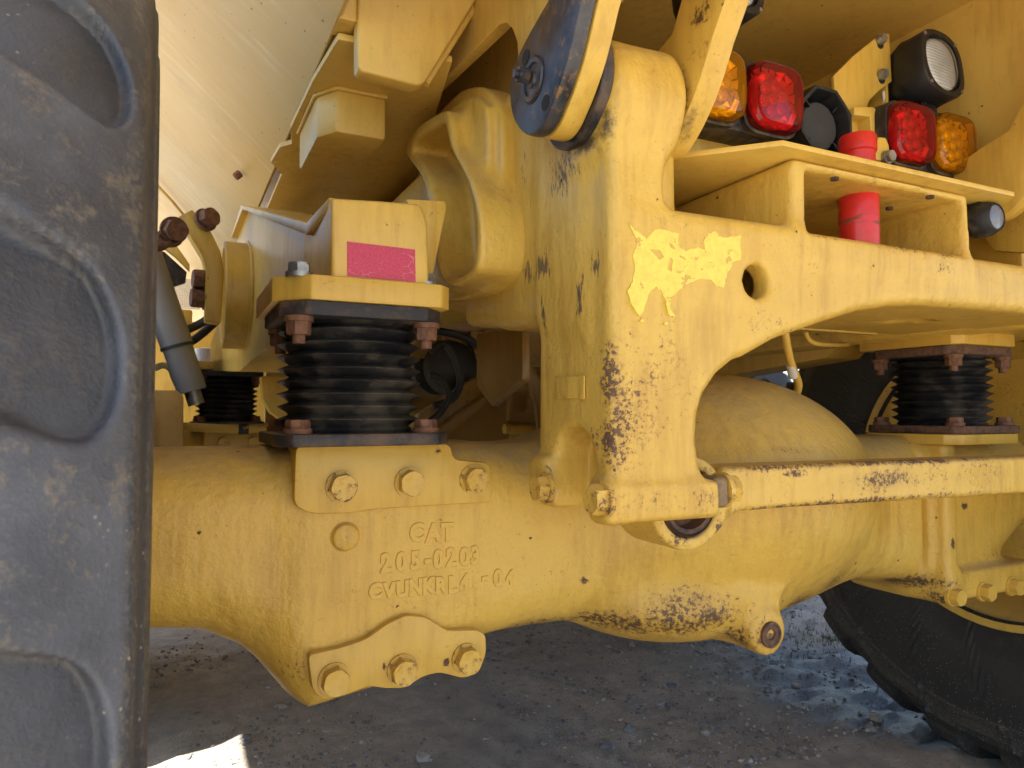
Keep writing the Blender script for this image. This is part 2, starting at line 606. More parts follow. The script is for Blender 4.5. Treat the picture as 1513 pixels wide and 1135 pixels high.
def hex_me(af, h, flange, thread=0.0):
    key = (af, h, flange, thread)
    if key in _hexes:
        return _hexes[key].copy()
    bm = bmesh.new()
    R = af / math.sqrt(3)
    fl = 0.004 if flange else 0.0

    def ring(r, z, n, hexa):
        if hexa:
            return [bm.verts.new((r * math.cos(a), r * math.sin(a), z)) for a in (2 * math.pi * k / 6 for k in range(6))]
        return [bm.verts.new((r * math.cos(a), r * math.sin(a), z)) for a in (2 * math.pi * k / n for k in range(n))]
    # hex prism with a rounded crown: radius at angle is min(hex radius, chamfer circle)
    n = 48

    def hexr(a):
        a = (a + math.pi / 6) % (math.pi / 3) - math.pi / 6
        return (af / 2) / math.cos(a)
    rings = []
    prof = [(1.0, 0.0 + fl), (1.0, h * 0.80), (0.965, h * 0.90), (0.905, h), (0.80, h * 0.985)]
    for k, z in prof:
        rg = []
        for i in range(n):
            a = 2 * math.pi * i / n + math.pi / 6
            r = hexr(a - math.pi / 6) if k == 1.0 else min(hexr(a - math.pi / 6), R * k)
            rg.append(bm.verts.new((r * math.cos(a), r * math.sin(a), z)))
        rings.append(rg)
    for i in range(len(rings) - 1):
        for k in range(n):
            k2 = (k + 1) % n
            bm.faces.new((rings[i][k], rings[i][k2], rings[i + 1][k2], rings[i + 1][k]))
    bm.faces.new(rings[0][::-1])
    bm.faces.new(rings[-1])
    if flange:
        v0 = ring(R * 1.16, -0.004, 32, False)
        v1 = ring(R * 1.16, fl, 32, False)
        for k in range(32):
            k2 = (k + 1) % 32
            bm.faces.new((v0[k], v0[k2], v1[k2], v1[k]))
        bm.faces.new(v0[::-1])
        bm.faces.new(v1)
    if thread:
        v0 = ring(af * 0.30, h * 0.9, 20, False)
        v1 = ring(af * 0.30, h + thread, 20, False)
        for k in range(20):
            k2 = (k + 1) % 20
            bm.faces.new((v0[k], v0[k2], v1[k2], v1[k]))
        bm.faces.new(v0[::-1])
        bm.faces.new(v1)
    me = finish(bm, 'hex', 28)
    _hexes[key] = me
    return me.copy()


def aim(axis, spin=0.0):
    return Vector(axis).to_track_quat('Z', 'Y') @ Quaternion((0, 0, 1), spin)


def bolt(parent, loc, axis, af, h, mat, name='bolt', flange=True, thread=0.0, spin=None, label=None):
    return link(name, hex_me(af, h, flange, thread), mat, parent, loc, aim(axis, random.uniform(0, 1) if spin is None else spin), label)


def text_me(s, size, depth, name, bevel_d=0.0, spacing=1.0, offset=0.0, res=3):
    c = bpy.data.curves.new(name, 'FONT')
    c.body = s
    c.size = size
    c.extrude = depth
    c.bevel_depth = bevel_d
    c.bevel_resolution = 1
    c.offset = offset
    c.space_character = spacing
    c.resolution_u = res
    c.align_x = 'LEFT'
    o = bpy.data.objects.new(name, c)
    COL.objects.link(o)
    dg = bpy.context.evaluated_depsgraph_get()
    me = bpy.data.meshes.new_from_object(o.evaluated_get(dg))
    bpy.data.objects.remove(o)
    bpy.data.curves.remove(c)
    me.shade_smooth()
    me.set_sharp_from_angle(angle=rad(40))
    me.name = name
    return me


# ------------------------------------------------------------------ cast shapes: signed-distance fields polygonised with surface nets
class Field:
    def __init__(self, x0, x1, y0, y1, z0, z1, h):
        self.o = np.array((x0, y0, z0), np.float32)
        self.h = h
        self.X = np.arange(x0, x1 + h, h, dtype=np.float32)[:, None, None]
        self.Y = np.arange(y0, y1 + h, h, dtype=np.float32)[None, :, None]
        self.Z = np.arange(z0, z1 + h, h, dtype=np.float32)[None, None, :]

    def box(self, x0, x1, y0, y1, z0, z1, r=0.0):
        qx = np.abs(self.X - (x0 + x1) / 2) - (x1 - x0) / 2 + r
        qy = np.abs(self.Y - (y0 + y1) / 2) - (y1 - y0) / 2 + r
        qz = np.abs(self.Z - (z0 + z1) / 2) - (z1 - z0) / 2 + r
        return np.sqrt(np.maximum(qx, 0) ** 2 + np.maximum(qy, 0) ** 2 + np.maximum(qz, 0) ** 2) + np.minimum(np.maximum(np.maximum(qx, qy), qz), 0) - r

    def ell(self, c, r):
        kx, ky, kz = (self.X - c[0]) / r[0], (self.Y - c[1]) / r[1], (self.Z - c[2]) / r[2]
        k0 = np.sqrt(kx ** 2 + ky ** 2 + kz ** 2)
        k1 = np.sqrt((kx / r[0]) ** 2 + (ky / r[1]) ** 2 + (kz / r[2]) ** 2) + 1e-6
        return k0 * (k0 - 1) / k1

    def cyl(self, axis, c, r, a, b, rr=0.0):
        if axis == 'X':
            d2, t = np.sqrt((self.Y - c[0]) ** 2 + (self.Z - c[1]) ** 2) - r, self.X
        elif axis == 'Y':
            d2, t = np.sqrt((self.X - c[0]) ** 2 + (self.Z - c[1]) ** 2) - r, self.Y
        else:
            d2, t = np.sqrt((self.X - c[0]) ** 2 + (self.Y - c[1]) ** 2) - r, self.Z
        return self._ext(d2, np.abs(t - (a + b) / 2) - (b - a) / 2, rr)

    @staticmethod
    def _ext(d2, dt, r):
        p, q = d2 + r, dt + r
        return np.sqrt(np.maximum(p, 0) ** 2 + np.maximum(q, 0) ** 2) + np.minimum(np.maximum(p, q), 0) - r

    @staticmethod
    def poly2(U, V, pts):
        pts = np.array(pts, np.float32)
        d = np.full(np.broadcast(U, V).shape, 1e9, np.float32)
        inside = np.zeros(d.shape, bool)
        n = len(pts)
        for i in range(n):
            a, b = pts[i], pts[i - 1]
            e = b - a
            wu, wv = U - a[0], V - a[1]
            t = np.clip((wu * e[0] + wv * e[1]) / (e @ e + 1e-12), 0, 1)
            d = np.minimum(d, (wu - e[0] * t) ** 2 + (wv - e[1] * t) ** 2)
            c1, c2 = V >= a[1], V < b[1]
            c3 = e[0] * wv > e[1] * wu
            inside ^= (c1 & c2 & c3) | (~c1 & ~c2 & ~c3)
        d = np.sqrt(d)
        return np.where(inside, -d, d)

    def poly(self, axis, pts, a, b, r=0.0):
        if axis == 'X':
            d2, t = self.poly2(self.Y, self.Z, pts), self.X
        elif axis == 'Y':
            d2, t = self.poly2(self.X, self.Z, pts), self.Y
        else:
            d2, t = self.poly2(self.X, self.Y, pts), self.Z
        return self._ext(d2, np.abs(t - (a + b) / 2) - (b - a) / 2, r)

    def mesh(self, D, name):
        h, o = self.h, self.o
        D = np.ascontiguousarray(np.broadcast_to(D, (self.X.size, self.Y.size, self.Z.size))).astype(np.float32)
        # close the solid at the border of the field
        for ax in range(3):
            for e in (0, -1):
                s = [slice(None)] * 3
                s[ax] = e
                D[tuple(s)] = np.maximum(D[tuple(s)], h * 0.5)
        S = D < 0
        cnt = np.zeros(tuple(k - 1 for k in D.shape), np.int8)
        for i in (0, 1):
            for j in (0, 1):
                for k in (0, 1):
                    cnt += S[i:i + cnt.shape[0], j:j + cnt.shape[1], k:k + cnt.shape[2]]
        act = np.argwhere((cnt > 0) & (cnt < 8))
        idx = np.full(cnt.shape, -1, np.int32)
        idx[tuple(act.T)] = np.arange(len(act))
        pos = np.zeros((len(act), 3), np.float32)
        num = np.zeros(len(act), np.float32)
        corners = [(i, j, k) for i in (0, 1) for j in (0, 1) for k in (0, 1)]
        for c0 in corners:
            for ax in range(3):
                if c0[ax]:
                    continue
                c1 = list(c0)
                c1[ax] = 1
                a = D[tuple((act + c0).T)]
                b = D[tuple((act + c1).T)]
                x = (a < 0) != (b < 0)
                t = np.where(x, a / np.where(x, a - b, 1), 0)
                for q in range(3):
                    pos[:, q] += np.where(x, c0[q] + (t if q == ax else 0), 0)
                num += x
        pos = (pos / num[:, None] + act) * h + o
        quads = []
        for ax in range(3):
            sl0, sl1 = [slice(None)] * 3, [slice(None)] * 3
            sl0[ax], sl1[ax] = slice(0, -1), slice(1, None)
            A, B = S[tuple(sl0)], S[tuple(sl1)]
            e = np.argwhere(A != B)
            u, v = (ax + 1) % 3, (ax + 2) % 3
            ok = (e[:, u] > 0) & (e[:, v] > 0) & (e[:, u] < D.shape[u] - 1) & (e[:, v] < D.shape[v] - 1)
            e = e[ok]
            du, dv = np.zeros(3, int), np.zeros(3, int)
            du[u], dv[v] = 1, 1
            q = np.stack([idx[tuple((e - du - dv).T)], idx[tuple((e - dv).T)], idx[tuple(e.T)], idx[tuple((e - du).T)]], 1)
            flip = ~A[tuple(e.T)]
            q[flip] = q[flip][:, ::-1]
            quads.append(q)
        quads = np.concatenate(quads)
        me = bpy.data.meshes.new(name)
        me.vertices.add(len(pos))
        me.vertices.foreach_set('co', pos.astype(np.float32).ravel())
        me.loops.add(len(quads) * 4)
        me.loops.foreach_set('vertex_index', quads.astype(np.int32).ravel())
        me.polygons.add(len(quads))
        me.polygons.foreach_set('loop_start', np.arange(0, len(quads) * 4, 4, dtype=np.int32))
        me.update(calc_edges=True)
        me.validate()
        me.shade_smooth()
        return me


def smin(a, b, k):
    h = np.maximum(k - np.abs(a - b), 0) / k
    return np.minimum(a, b) - h * h * k * 0.25


def smax(a, b, k):
    return -smin(-a, -b, k)


XC = 1.10            # middle of the truck
AY, AZ, TR = 1.28, 0.81, 0.86   # rear axle line, tyre radius
GZ = -0.05           # ground level
MID = 1.86           # distance to the axle ahead


def PL(px, py, pt, nrm):
    d = _f + _r * ((px - 756.5) / FPX) + _u * ((567.5 - py) / FPX)
    n = Vector(nrm)
    return CAM + d * ((Vector(pt) - CAM).dot(n) / d.dot(n))


# ================================================================== ground
def ground_height(x, y):
    v = Vector((x, y, 0))
    h = 0.030 * mnoise.noise(v * 0.9 + Vector((3, 1, 0))) + 0.010 * mnoise.fractal(v * 5, 0.8, 2.0, 4)
    # churned wheel tracks to the right of the axle
    t = max(0.0, 1 - abs(x - 2.6) / 0.9)
    h += t * 0.028 * mnoise.fractal(Vector((x * 5, y * 11, 2.0)), 0.7, 2.0, 3)
    s = (x - 1.25) * 0.92 + (y - 2.6) * 0.3
    h += 0.018 * math.exp(-(s / 0.10) ** 2) - 0.02 * math.exp(-((s - 0.22) / 0.14) ** 2)
    h += 0.006 * math.sin(s * 42) * math.exp(-((s + 0.35) / 0.28) ** 2)
    return h + GZ


def axis_steps(a, b, step, far):
    mid = list(np.arange(a, b, step))
    up, v, s = [], b, step
    while v < far:
        up.append(v)
        s *= 1.18
        v += s
    up.append(far)
    dn, v, s = [], a, step
    while v > -far:
        s *= 1.18
        v -= s
        dn.append(max(v, -far))
    return dn[::-1] + mid + up


gx, gy = axis_steps(-0.6, 4.2, 0.022, 600), axis_steps(1.5, 6.0, 0.022, 600)
gv = [(x, y, ground_height(x, y) if abs(x) < 30 and abs(y) < 30 else GZ) for y in gy for x in gx]
W = len(gx)
gf = [(j * W + i, j * W + i + 1, (j + 1) * W + i + 1, (j + 1) * W + i) for j in range(len(gy) - 1) for i in range(W - 1)]
gme = bpy.data.meshes.new('ground')
gme.from_pydata(gv, [], gf)
gme.shade_smooth()


def ground_mat():
    N = NT('packed_dirt')
    a, b, c = N.noise(14, 8, 0.7), N.noise(1.7, 4, 0.6), N.noise(130, 5, 0.7)
    col = N.mix(N.ramp(a, 0.32, 0.68), (0.42, 0.36, 0.285), (0.64, 0.555, 0.44))
    col = N.mix(N.math('MULTIPLY', N.ramp(b, 0.4, 0.65), 0.5), col, (0.36, 0.325, 0.28))
    st = N.ramp(N.voro(85), 0.30, 0.14)
    vc = N.n('TexVoronoi')
    N.put(vc.inputs['Vector'], N.obj())
    vc.inputs['Scale'].default_value = 85
    sep = N.n('SeparateColor')
    N.put(sep.inputs[0], vc.outputs['Color'])
    st = N.math('MULTIPLY', st, N.ramp(sep.outputs[0], 0.45, 0.5))
    col = N.mix(st, col, N.mix(sep.outputs[1], (0.17, 0.17, 0.175), (0.58, 0.53, 0.46)))
    p = P(1290, 1000, z=0)
    wet = spot_sum(N, [((p.x, p.y, 0), (0.8, 1.1, 1), 1.0), ((p.x + 0.4, p.y + 1.6, 0), (1.2, 1.6, 1), 0.8)])
    wm = N.ramp(N.math('ADD', wet, N.math('MULTIPLY', N.math('SUBTRACT', N.noise(6, 5, 0.65), 0.5), 0.9)), 0.28, 0.62)
    col = N.mix(N.math('MULTIPLY', wm, 0.75), col, (0.10, 0.093, 0.088))
    ro = N.ramp(wm, 0, 1, 0.92, 0.42)
    h = N.math('ADD', N.math('ADD', N.math('MULTIPLY', a, 1.2), N.math('MULTIPLY', c, 0.5)), N.math('MULTIPLY', st, 0.6))
    fine_ = N.noise(260, 3, 0.7)
    col = N.mix(N.ramp(fine_, 0.52, 0.68, 0.0, 0.38), col, (0.16, 0.14, 0.12))
    return N.set(col, ro, 0, N.bump(N.math('ADD', h, N.math('MULTIPLY', fine_, 0.5)), 0.9, 0.008), 0.4)


link('ground', gme, ground_mat(), kind='structure')


def make_gravel():
    ico = bmesh.new()
    bmesh.ops.create_icosphere(ico, subdivisions=1, radius=1)
    base = np.array([v.co[:] for v in ico.verts])
    fc = np.array([[v.index for v in f.verts] for f in ico.faces])
    ico.free()
    vs_, fs_, mi = [], [], []
    k = 0
    for i in range(30000):
        x, y = rng.uniform(-0.3, 4.0), 1.6 + 4.0 * rng.random() ** 1.4
        if mnoise.noise(Vector((x * 1.6, y * 1.6, 5))) + 0.5 * mnoise.noise(Vector((x * 6, y * 6, 9))) < rng.uniform(-0.35, 0.35) - (0.25 if x > 0.9 else -0.15):
            continue
        s = 0.0020 + 0.0078 * rng.random() ** 3.6
        if rng.random() < 0.004:
            s = rng.uniform(0.012, 0.022)
        q = base * (1 + rng.uniform(-0.28, 0.28, base.shape)) * s * np.array((rng.uniform(0.8, 1.5), rng.uniform(0.8, 1.3), rng.uniform(0.5, 0.8)))
        a = rng.uniform(0, 6.28)
        R = np.array(((math.cos(a), -math.sin(a), 0), (math.sin(a), math.cos(a), 0), (0, 0, 1)))
        vs_.append(q @ R.T + (x, y, ground_height(x, y) + s * 0.22))
        fs_.append(fc + k * len(base))
        mi += [int(rng.integers(0, 4))] * len(fc)
        k += 1
    V, F = np.concatenate(vs_), np.concatenate(fs_)
    me = bpy.data.meshes.new('gravel')
    me.from_pydata(V.tolist(), [], F.tolist())
    for i, c in enumerate(((0.28, 0.25, 0.215), (0.38, 0.33, 0.27), (0.25, 0.245, 0.245), (0.50, 0.46, 0.40))):
        me.materials.append(simple('pebble_%s' % ('grey', 'tan', 'slate', 'pale')[i], c, 0.85, 0, 0.4, 60, 0.5))
    me.polygons.foreach_set('material_index', mi)
    o = link('gravel', me, None, kind='stuff')
    tag(o, 'scattered grey and tan pebbles on the dirt under the truck', 'gravel')


make_gravel()


def make_grass():
    p = P(1225, 925, z=0)
    bm = bmesh.new()
    for i in range(420):
        r, a = abs(random.gauss(0, 0.16)), random.uniform(0, 6.28)
        x, y = p.x + r * math.cos(a) * 1.5, p.y + r * math.sin(a)
        z = ground_height(x, y) - 0.004
        hgt, w_, b_ = random.uniform(0.012, 0.04), random.uniform(0.0012, 0.0026), random.uniform(0, 6.28)
        lean = Vector((math.cos(b_), math.sin(b_), 0)) * hgt * random.uniform(0.2, 0.8)
        sd = Vector((-math.sin(b_), math.cos(b_), 0)) * w_
        c0 = Vector((x, y, z))
        c1 = c0 + lean * 0.4 + Vector((0, 0, hgt * 0.6))
        c2 = c0 + lean + Vector((0, 0, hgt))
        q = [bm.verts.new(c0 - sd), bm.verts.new(c0 + sd), bm.verts.new(c1 + sd * 0.7), bm.verts.new(c1 - sd * 0.7), bm.verts.new(c2)]
        bm.faces.new((q[0], q[1], q[2], q[3]))
        bm.faces.new((q[3], q[2], q[4]))
    me = bpy.data.meshes.new('grass')
    bm.to_mesh(me)
    bm.free()
    o = link('grass', me, simple('thin_grass', (0.10, 0.13, 0.045), 0.7, 0, 0.4, 30, 0.0, (0.19, 0.17, 0.08)), kind='stuff')
    tag(o, 'thin green grass sprouting from the wet mud beyond the axle', 'grass')


make_grass()

# ================================================================== dump body
BODY = thing('dump_body', 'huge yellow tipping body overhead with sloping dusty belly plates', 'dump body', (XC, 2.0, 1.6))


def pale(name, **k):
    return paint(name, base=(0.66, 0.42, 0.085), cast=0.12, **k)


M['body_panel'] = None


def body_panel_mat():
    N = NT('dusty_body_plate')
    sep = N.n('SeparateXYZ')
    N.put(sep.inputs[0], N.obj())
    cv = N.n('CombineXYZ')
    sl_ = N.math('SUBTRACT', sep.outputs[0], sep.outputs[2])
    N.put(cv.inputs[0], N.math('ADD', N.math('MULTIPLY', sep.outputs[1], 34), N.math('MULTIPLY', sl_, 5)))
    N.put(cv.inputs[1], N.math('MULTIPLY', sl_, 4.0))
    st = N.noise(1.0, 5, 0.66, vec=cv.outputs[0])
    big = N.noise(1.5, 4, 0.55)
    c = N.mix(N.ramp(big, 0.35, 0.66), (0.58, 0.375, 0.105), (0.59, 0.415, 0.15))
    c = N.mix(N.math('MULTIPLY', N.ramp(st, 0.5, 0.68), N.math('MULTIPLY', N.ramp(N.noise(2.2, 2), 0.42, 0.62), 0.38)), c, (0.70, 0.55, 0.27))
    v = N.voro(38)
    nick = N.math('MULTIPLY', N.ramp(N.math('ADD', v, N.math('MULTIPLY', N.noise(90, 3), 0.24)), 0.20, 0.18), N.ramp(N.noise(4, 3), 0.47, 0.53))
    c = N.mix(N.math('MULTIPLY', N.ramp(N.noise(3.2, 5, 0.7), 0.5, 0.72), 0.45), c, (0.42, 0.28, 0.10))
    c = N.mix(nick, c, (0.09, 0.05, 0.025))
    return N.set(c, N.ramp(st, 0.3, 0.8, 0.5, 0.38), 0, N.bump(N.math('ADD', st, N.noise(9, 3)), 0.12, 0.002), 0.5)


M['body_panel'] = body_panel_mat()
M['body'] = pale('body_paint', dust=0.2)
M['ypaint'] = paint('yellow_paint', cast=0.2)
M['yshade'] = paint('shade_toned_inner_paint', base=(0.34, 0.20, 0.045), cast=0.3, rusty=[((0.9, 2.2, 1.0), 2.5, 0.30)], dust=0.5)  # yellow paint darkened in its base colour to hold the inner shade


def quad_plate(name, pts, thick, mat, parent, bev=0.002):
    p = [Vector(q) for q in pts]
    n = (p[1] - p[0]).cross(p[2] - p[0]).normalized() * thick
    bm = bmesh.new()
    a = [bm.verts.new(q) for q in p]
    b = [bm.verts.new(q + n) for q in p]
    bm.faces.new(a[::-1])
    bm.faces.new(b)
    k = len(p)
    for i in range(k):
        bm.faces.new((a[i], a[(i + 1) % k], b[(i + 1) % k], b[i]))
    bmesh.ops.recalc_face_normals(bm, faces=bm.faces)
    bevel(bm, bev, 1)
    return link(name, finish(bm, name), mat, parent)


BR, BF = -0.15, 7.0       # rear and front of the body along Y
XL, XR = 0.235, 2 * XC - 0.235
# left belly slope, side wall, floor between the rails, right half mirrored
quad_plate('belly_plate', [(XL, BR + 1.0, 1.652), (XL, BF, 1.70), (-0.62, BF, 2.56), (-0.62, BR, 2.51), (-0.1, BR, 2.0)], 0.012, M['body_panel'], BODY)
quad_plate('belly_plate', [(XR, BF, 1.70), (XR, BR + 1.0, 1.652), (2.30, BR, 2.0), (2.82, BR, 2.51), (2.82, BF, 2.56)], 0.012, M['body_panel'], BODY)
quad_plate('side_wall', [(-0.62, BR, 2.53), (-0.62, BF, 2.58), (-0.80, BF, 3.35), (-0.80, BR, 3.20)], 0.012, M['body'], BODY)  # unseen wall, overhang set so its shadow bounds the sun patch
quad_plate('side_wall', [(2.82, BF, 2.58), (2.82, BR, 2.53), (3.00, BR, 3.20), (3.00, BF, 3.35)], 0.012, M['body'], BODY)
quad_plate('floor_plate', [(0.50, BF, 1.95), (0.50, 0.35, 1.95), (1.66, 0.35, 1.95), (1.66, BF, 1.95)][::-1], 0.014, M['body'], BODY)
quad_plate('tail_plate', [(0.0, 0.33, 1.966), (0.0, -1.25, 2.27), (2.2, -1.25, 2.27), (2.2, 0.33, 1.966)], 0.014, M['body'], BODY)  # unseen overhang, lengthened and lowered to shade the drop leg
quad_plate('cover_plate', [(-0.6, BR + 0.02, 2.54), (-0.6, BF - 0.02, 2.6), (2.8, BF - 0.02, 2.6), (2.8, BR + 0.02, 2.54)], 0.02, M['body'], BODY)
# folded lower flange of the left rail: stepped outline, seen from below
fl_px = [(500, 58), (497, 62), (462, 120), (429, 190), (431, 213), (413, 218), (400, 240), (416, 258), (397, 303), (385, 330), (600, 330), (640, 180), (668, 92)]
slab('rail_flange', XY(fl_px, 1.64), 'Z', 1.64, 1.652, M['body'], BODY, 0.0015)
box('rail_flange', XR - 0.24, XR, 0.9, 4.5, 1.64, 1.652, M['body'], BODY, 0.0015)
# transverse bolster with a folded left edge
bo = link('bolster', finish(extrude(XZ([(529, -140), (529, 98), (534, 105), (618, 126), (628, 122), (703, 0), (780, -130)], 1.15), 'Y', 1.15, 1.185, 0.010, 4), 'bolster'), M['body'], BODY)
link('weld_bead', tube_me([P(704, 0, y=1.175) + Vector((0.02, 0, 0.03)), P(666, 64, y=1.175), P(628, 124, y=1.175)], 0.008, 'weld_bead', 8), M['body'], bo)
bm = box_bm(0.236, 0.266, 1.16, 1.22, 1.655, 1.95, 0.002)
link('end_plate', finish(bm, 'end_plate'), M['body'], BODY)
# box hanging under the flange
hx0, hx1 = P(497, 160, y=1.38).x, P(571, 160, y=1.38).x
hb = [(hx0, 1.38), (hx1, 1.38), (hx1, 1.64), (hx0 - 0.03, 1.64), (hx0 - 0.03, 1.43)]
hbx = slab('hanger_box', hb, 'Z', 1.55, 1.639, M['body'], BODY, 0.008)
link('weld_bead', tube_me([(hx0 - 0.032, 1.64, 1.637), (hx0 - 0.032, 1.43, 1.637), (hx0, 1.377, 1.637), (hx1, 1.377, 1.637)], 0.005, 'weld_bead', 8, sub=1), M['body'], hbx)
# inner web of the left rail with its long slot
web_px = [(540, 150), (548, 200), (572, 197), (600, 171), (660, 113), (722, 52), (738, 36), (748, 34), (757, 42), (764, 62), (766, 96), (835, 96), (850, 30)]
web = YZ(web_px, 0.48) + [(0.62, 1.95), (2.35, 1.95)]
wb = slab('rail_web', web, 'X', 0.480, 0.502, M['body'], BODY, 0.0015)
box('rail_web', 0.62, 0.64, 0.85, 5.0, 1.66, 1.95, M['body'], BODY, 0.002)
box('rail_web', 1.62, 1.645, 0.35, 5.0, 1.52, 1.95, M['body'], BODY, 0.002)
box('cross_plate', 0.64, 1.62, 1.98, 2.0, 1.50, 1.948, M['body'], BODY, 0.002)
slab('gusset', YZ([(1518, 238), (1482, 290), (1452, 340), (1475, 372), (1620, 380), (1660, 150)], 1.60), 'X', 1.585, 1.618, M['ypaint'], BODY, 0.003)
# seam weld down the belly plate
wp = [PL(px, py, (XL, 1.5, 1.652), (1, 0, 1.0)) + Vector((-0.002, 0, -0.002)) for px, py in ((228, 268), (262, 305), (292, 345), (320, 392))]
link('weld_bead', tube_me(wp, 0.006, 'weld_bead', 8), M['body'], [o_ for o_ in BODY.children if o_.name.startswith('belly_plate')][0])
# round drain lug on the belly
pl_ = PL(355, 256, (XL, 1.5, 1.652), (1, 0, 1.0))
bolt(BODY, pl_, (-0.7, 0, -0.7), 0.02, 0.02, M['steel_rust'], 'drain_plug', False)

# hinge ears that carry the body on the frame boss
ear_px = [(815, 0), (796, 32), (778, 65), (764, 95), (758, 120), (757, 148), (762, 175), (772, 193), (784, 201), (797, 198), (809, 184), (820, 160), (833, 125), (848, 75), (865, 0)]
ear = smooth_poly(YZ(ear_px, 0.458), 4, False)
ear = [(0.50, 2.15)] + ear + [(0.36, 2.10)]
M['ear'] = paint('hinge_ear_paint', cast=0.1, chips=[(P(835, 170, x=0.49), 0.035, 0.22), (P(852, 130, x=0.49), 0.03, 0.16), (P(815, 198, x=0.49), 0.03, 0.24)])
M['ear_dirty'] = paint('greasy_ear_paint', cast=0.1, grease=[(P(1005, 150, x=0.661), (0.05, 0.05, 0.10), 0.75), (P(1000, 200, x=0.661), (0.05, 0.05, 0.06), 0.7)],
                       rusty=[(P(1035, 20, x=0.661), 0.04, 0.9), (P(1030, 70, x=0.661), 0.06, 0.4), (P(950, 40, x=0.661), 0.10, 0.35)])
e1 = slab('hinge_ear', ear, 'X', 0.4765, 0.509, M['ear'], BODY, 0.0025)
def grow(poly, d):
    c = Vector((0.862, 1.47))
    return [((Vector(p) - c) * (1 + d) + c)[:] for p in poly]
rp = slab('retainer_plate', ear, 'X', 0.452, 0.475, M['grease_steel'], BODY, 0.006, label='black greasy steel plate with a ridged pin end')
pc = P(786, 118, x=0.45)
link('pin_end', lathe_me([(0.030, 0.006), (0.033, 0.0005), (0.030, -0.002), (0.024, -0.001), (0.022, 0.0015), (0.012, 0.0005), (0.011, -0.003), (0.001, -0.0035)], 'pin_end', 32, 'X'), M['grease_steel'], rp, (0.450, pc.y, pc.z))
for px, py in ((777, 85), (806, 152)):
    q = P(px, py, x=0.452)
    link('bolt_hole_shade', lathe_me([(0.011, 0.002), (0.011, -0.0006), (0.0005, -0.0008)], 'bolt_hole_shade', 24, 'X'), M['hole_shade'], rp, (0.452, q.y, q.z))  # solid dark disc stands for the shade in the hole
q = P(776, 112, x=0.44)
bolt(rp, (0.444, q.y, q.z), (-1, 0, 0), 0.020, 0.016, M['grease_steel'], 'grease_nipple', False, 0.006)
link('shim_ring', lathe_me([(0.084, 0.0), (0.086, 0.002), (0.086, 0.016), (0.084, 0.018)], 'shim_ring', 48, 'X'), M['black_plate'], BODY, (0.511, 0.872, 1.470))
e2 = slab('hinge_ear', ear, 'X', 0.662, 0.702, M['ear_dirty'], BODY, 0.0025)
slab('hinge_ear', ear, 'X', 1.50, 1.54, M['ear'], BODY, 0.0025)

# ================================================================== rear frame
FRAME = thing('rear_chassis', 'thick cast yellow rear chassis with drop leg, arch and tow box', 'chassis', (0.62, 0.9, 0.855))
FY = 0.80
leg_px = [(905, 772), (905, 90), (985, 90), (988, 215), (987, 285), (990, 298), (1000, 309), (1060, 318), (1170, 333), (1440, 385)]
arch_px = [(1508, 457), (1430, 450), (1362, 446), (1320, 447), (1274, 454), (1216, 472), (1150, 495), (1100, 523), (1065, 552), (1045, 582), (1036, 613), (1034, 650), (1039, 688), (1050, 718), (1060, 730), (1060, 765)]
out = XZ(leg_px, FY) + [(2.4, 1.285), (2.4, 1.20)] + XZ(arch_px, FY)
F = Field(0.44, 2.1, 0.77, 1.36, 0.82, 1.60, 0.0062)
leg = F.poly('Y', out, FY, 1.02, 0.018)
beam_out = [(0.56, 1.285), (2.4, 1.285), (2.4, 1.20)] + XZ(arch_px[:8], FY) + [(0.76, 1.165), (0.56, 1.165)]
beam = F.poly('Y', beam_out, FY + 0.004, 1.20, 0.012)
D = smin(leg, beam, 0.02)
# neck that runs into the side rail and the hinge boss on top of the leg
neck = F.poly('X', [(0.86, 1.10), (0.86, 1.48), (1.00, 1.58), (1.36, 1.60), (1.36, 1.18), (1.02, 1.14)], 0.533, 0.70, 0.03)
D = smin(D, neck, 0.03)
boss = F.cyl('X', (0.868, 1.448), 0.090, 0.531, 0.648, 0.012)
D = smin(D, boss, 0.035)
# tow box
tb = F.box(0.868, 1.312, FY, 1.26, 1.24, 1.402, 0.008)
D = smin(D, tb, 0.02)
op = F.poly('Y', XZ([(1193, 250), (1428, 296), (1424, 378), (1193, 343)], FY), FY - 0.2, 1.14, 0.018)
D = smax(D, -op, 0.012)
# round hole through the beam
hp = P(1117, 416, y=FY)
D = smax(D, -F.cyl('Y', (hp.x, hp.z), 0.0262, 0.6, 1.5), 0.005)
D = smax(D, -F.box(hp.x - 0.09, hp.x + 0.10, 0.838, 1.17, hp.z - 0.045, hp.z + 0.045, 0.01), 0.006)
# yoke recess at the foot, open to the left and downward
rec = np.minimum(F.box(0.40, 0.592, 0.848, 0.957, 0.70, 0.925, 0.004), F.cyl('X', (0.9025, 0.925), 0.0545, 0.40, 0.592))
D = smax(D, -rec, 0.014)
D = smin(D, F.box(0.521, 0.71, 0.794, 0.845, 0.853, 0.905, 0.007), 0.012)
D = smin(D, F.box(0.519, 0.56, 0.80, 0.846, 0.853, 0.915, 0.012), 0.01)
D = smin(D, F.box(0.512, 0.56, 0.958, 1.02, 0.868, 0.935, 0.014), 0.01)
# low casting pocket under the beam
D = smax(D, -F.ell((P(1335, 475, z=1.197).x, P(1335, 475, z=1.197).y, 1.195), (0.05, 0.045, 0.02)), 0.02)
from mathutils.bvhtree import BVHTree


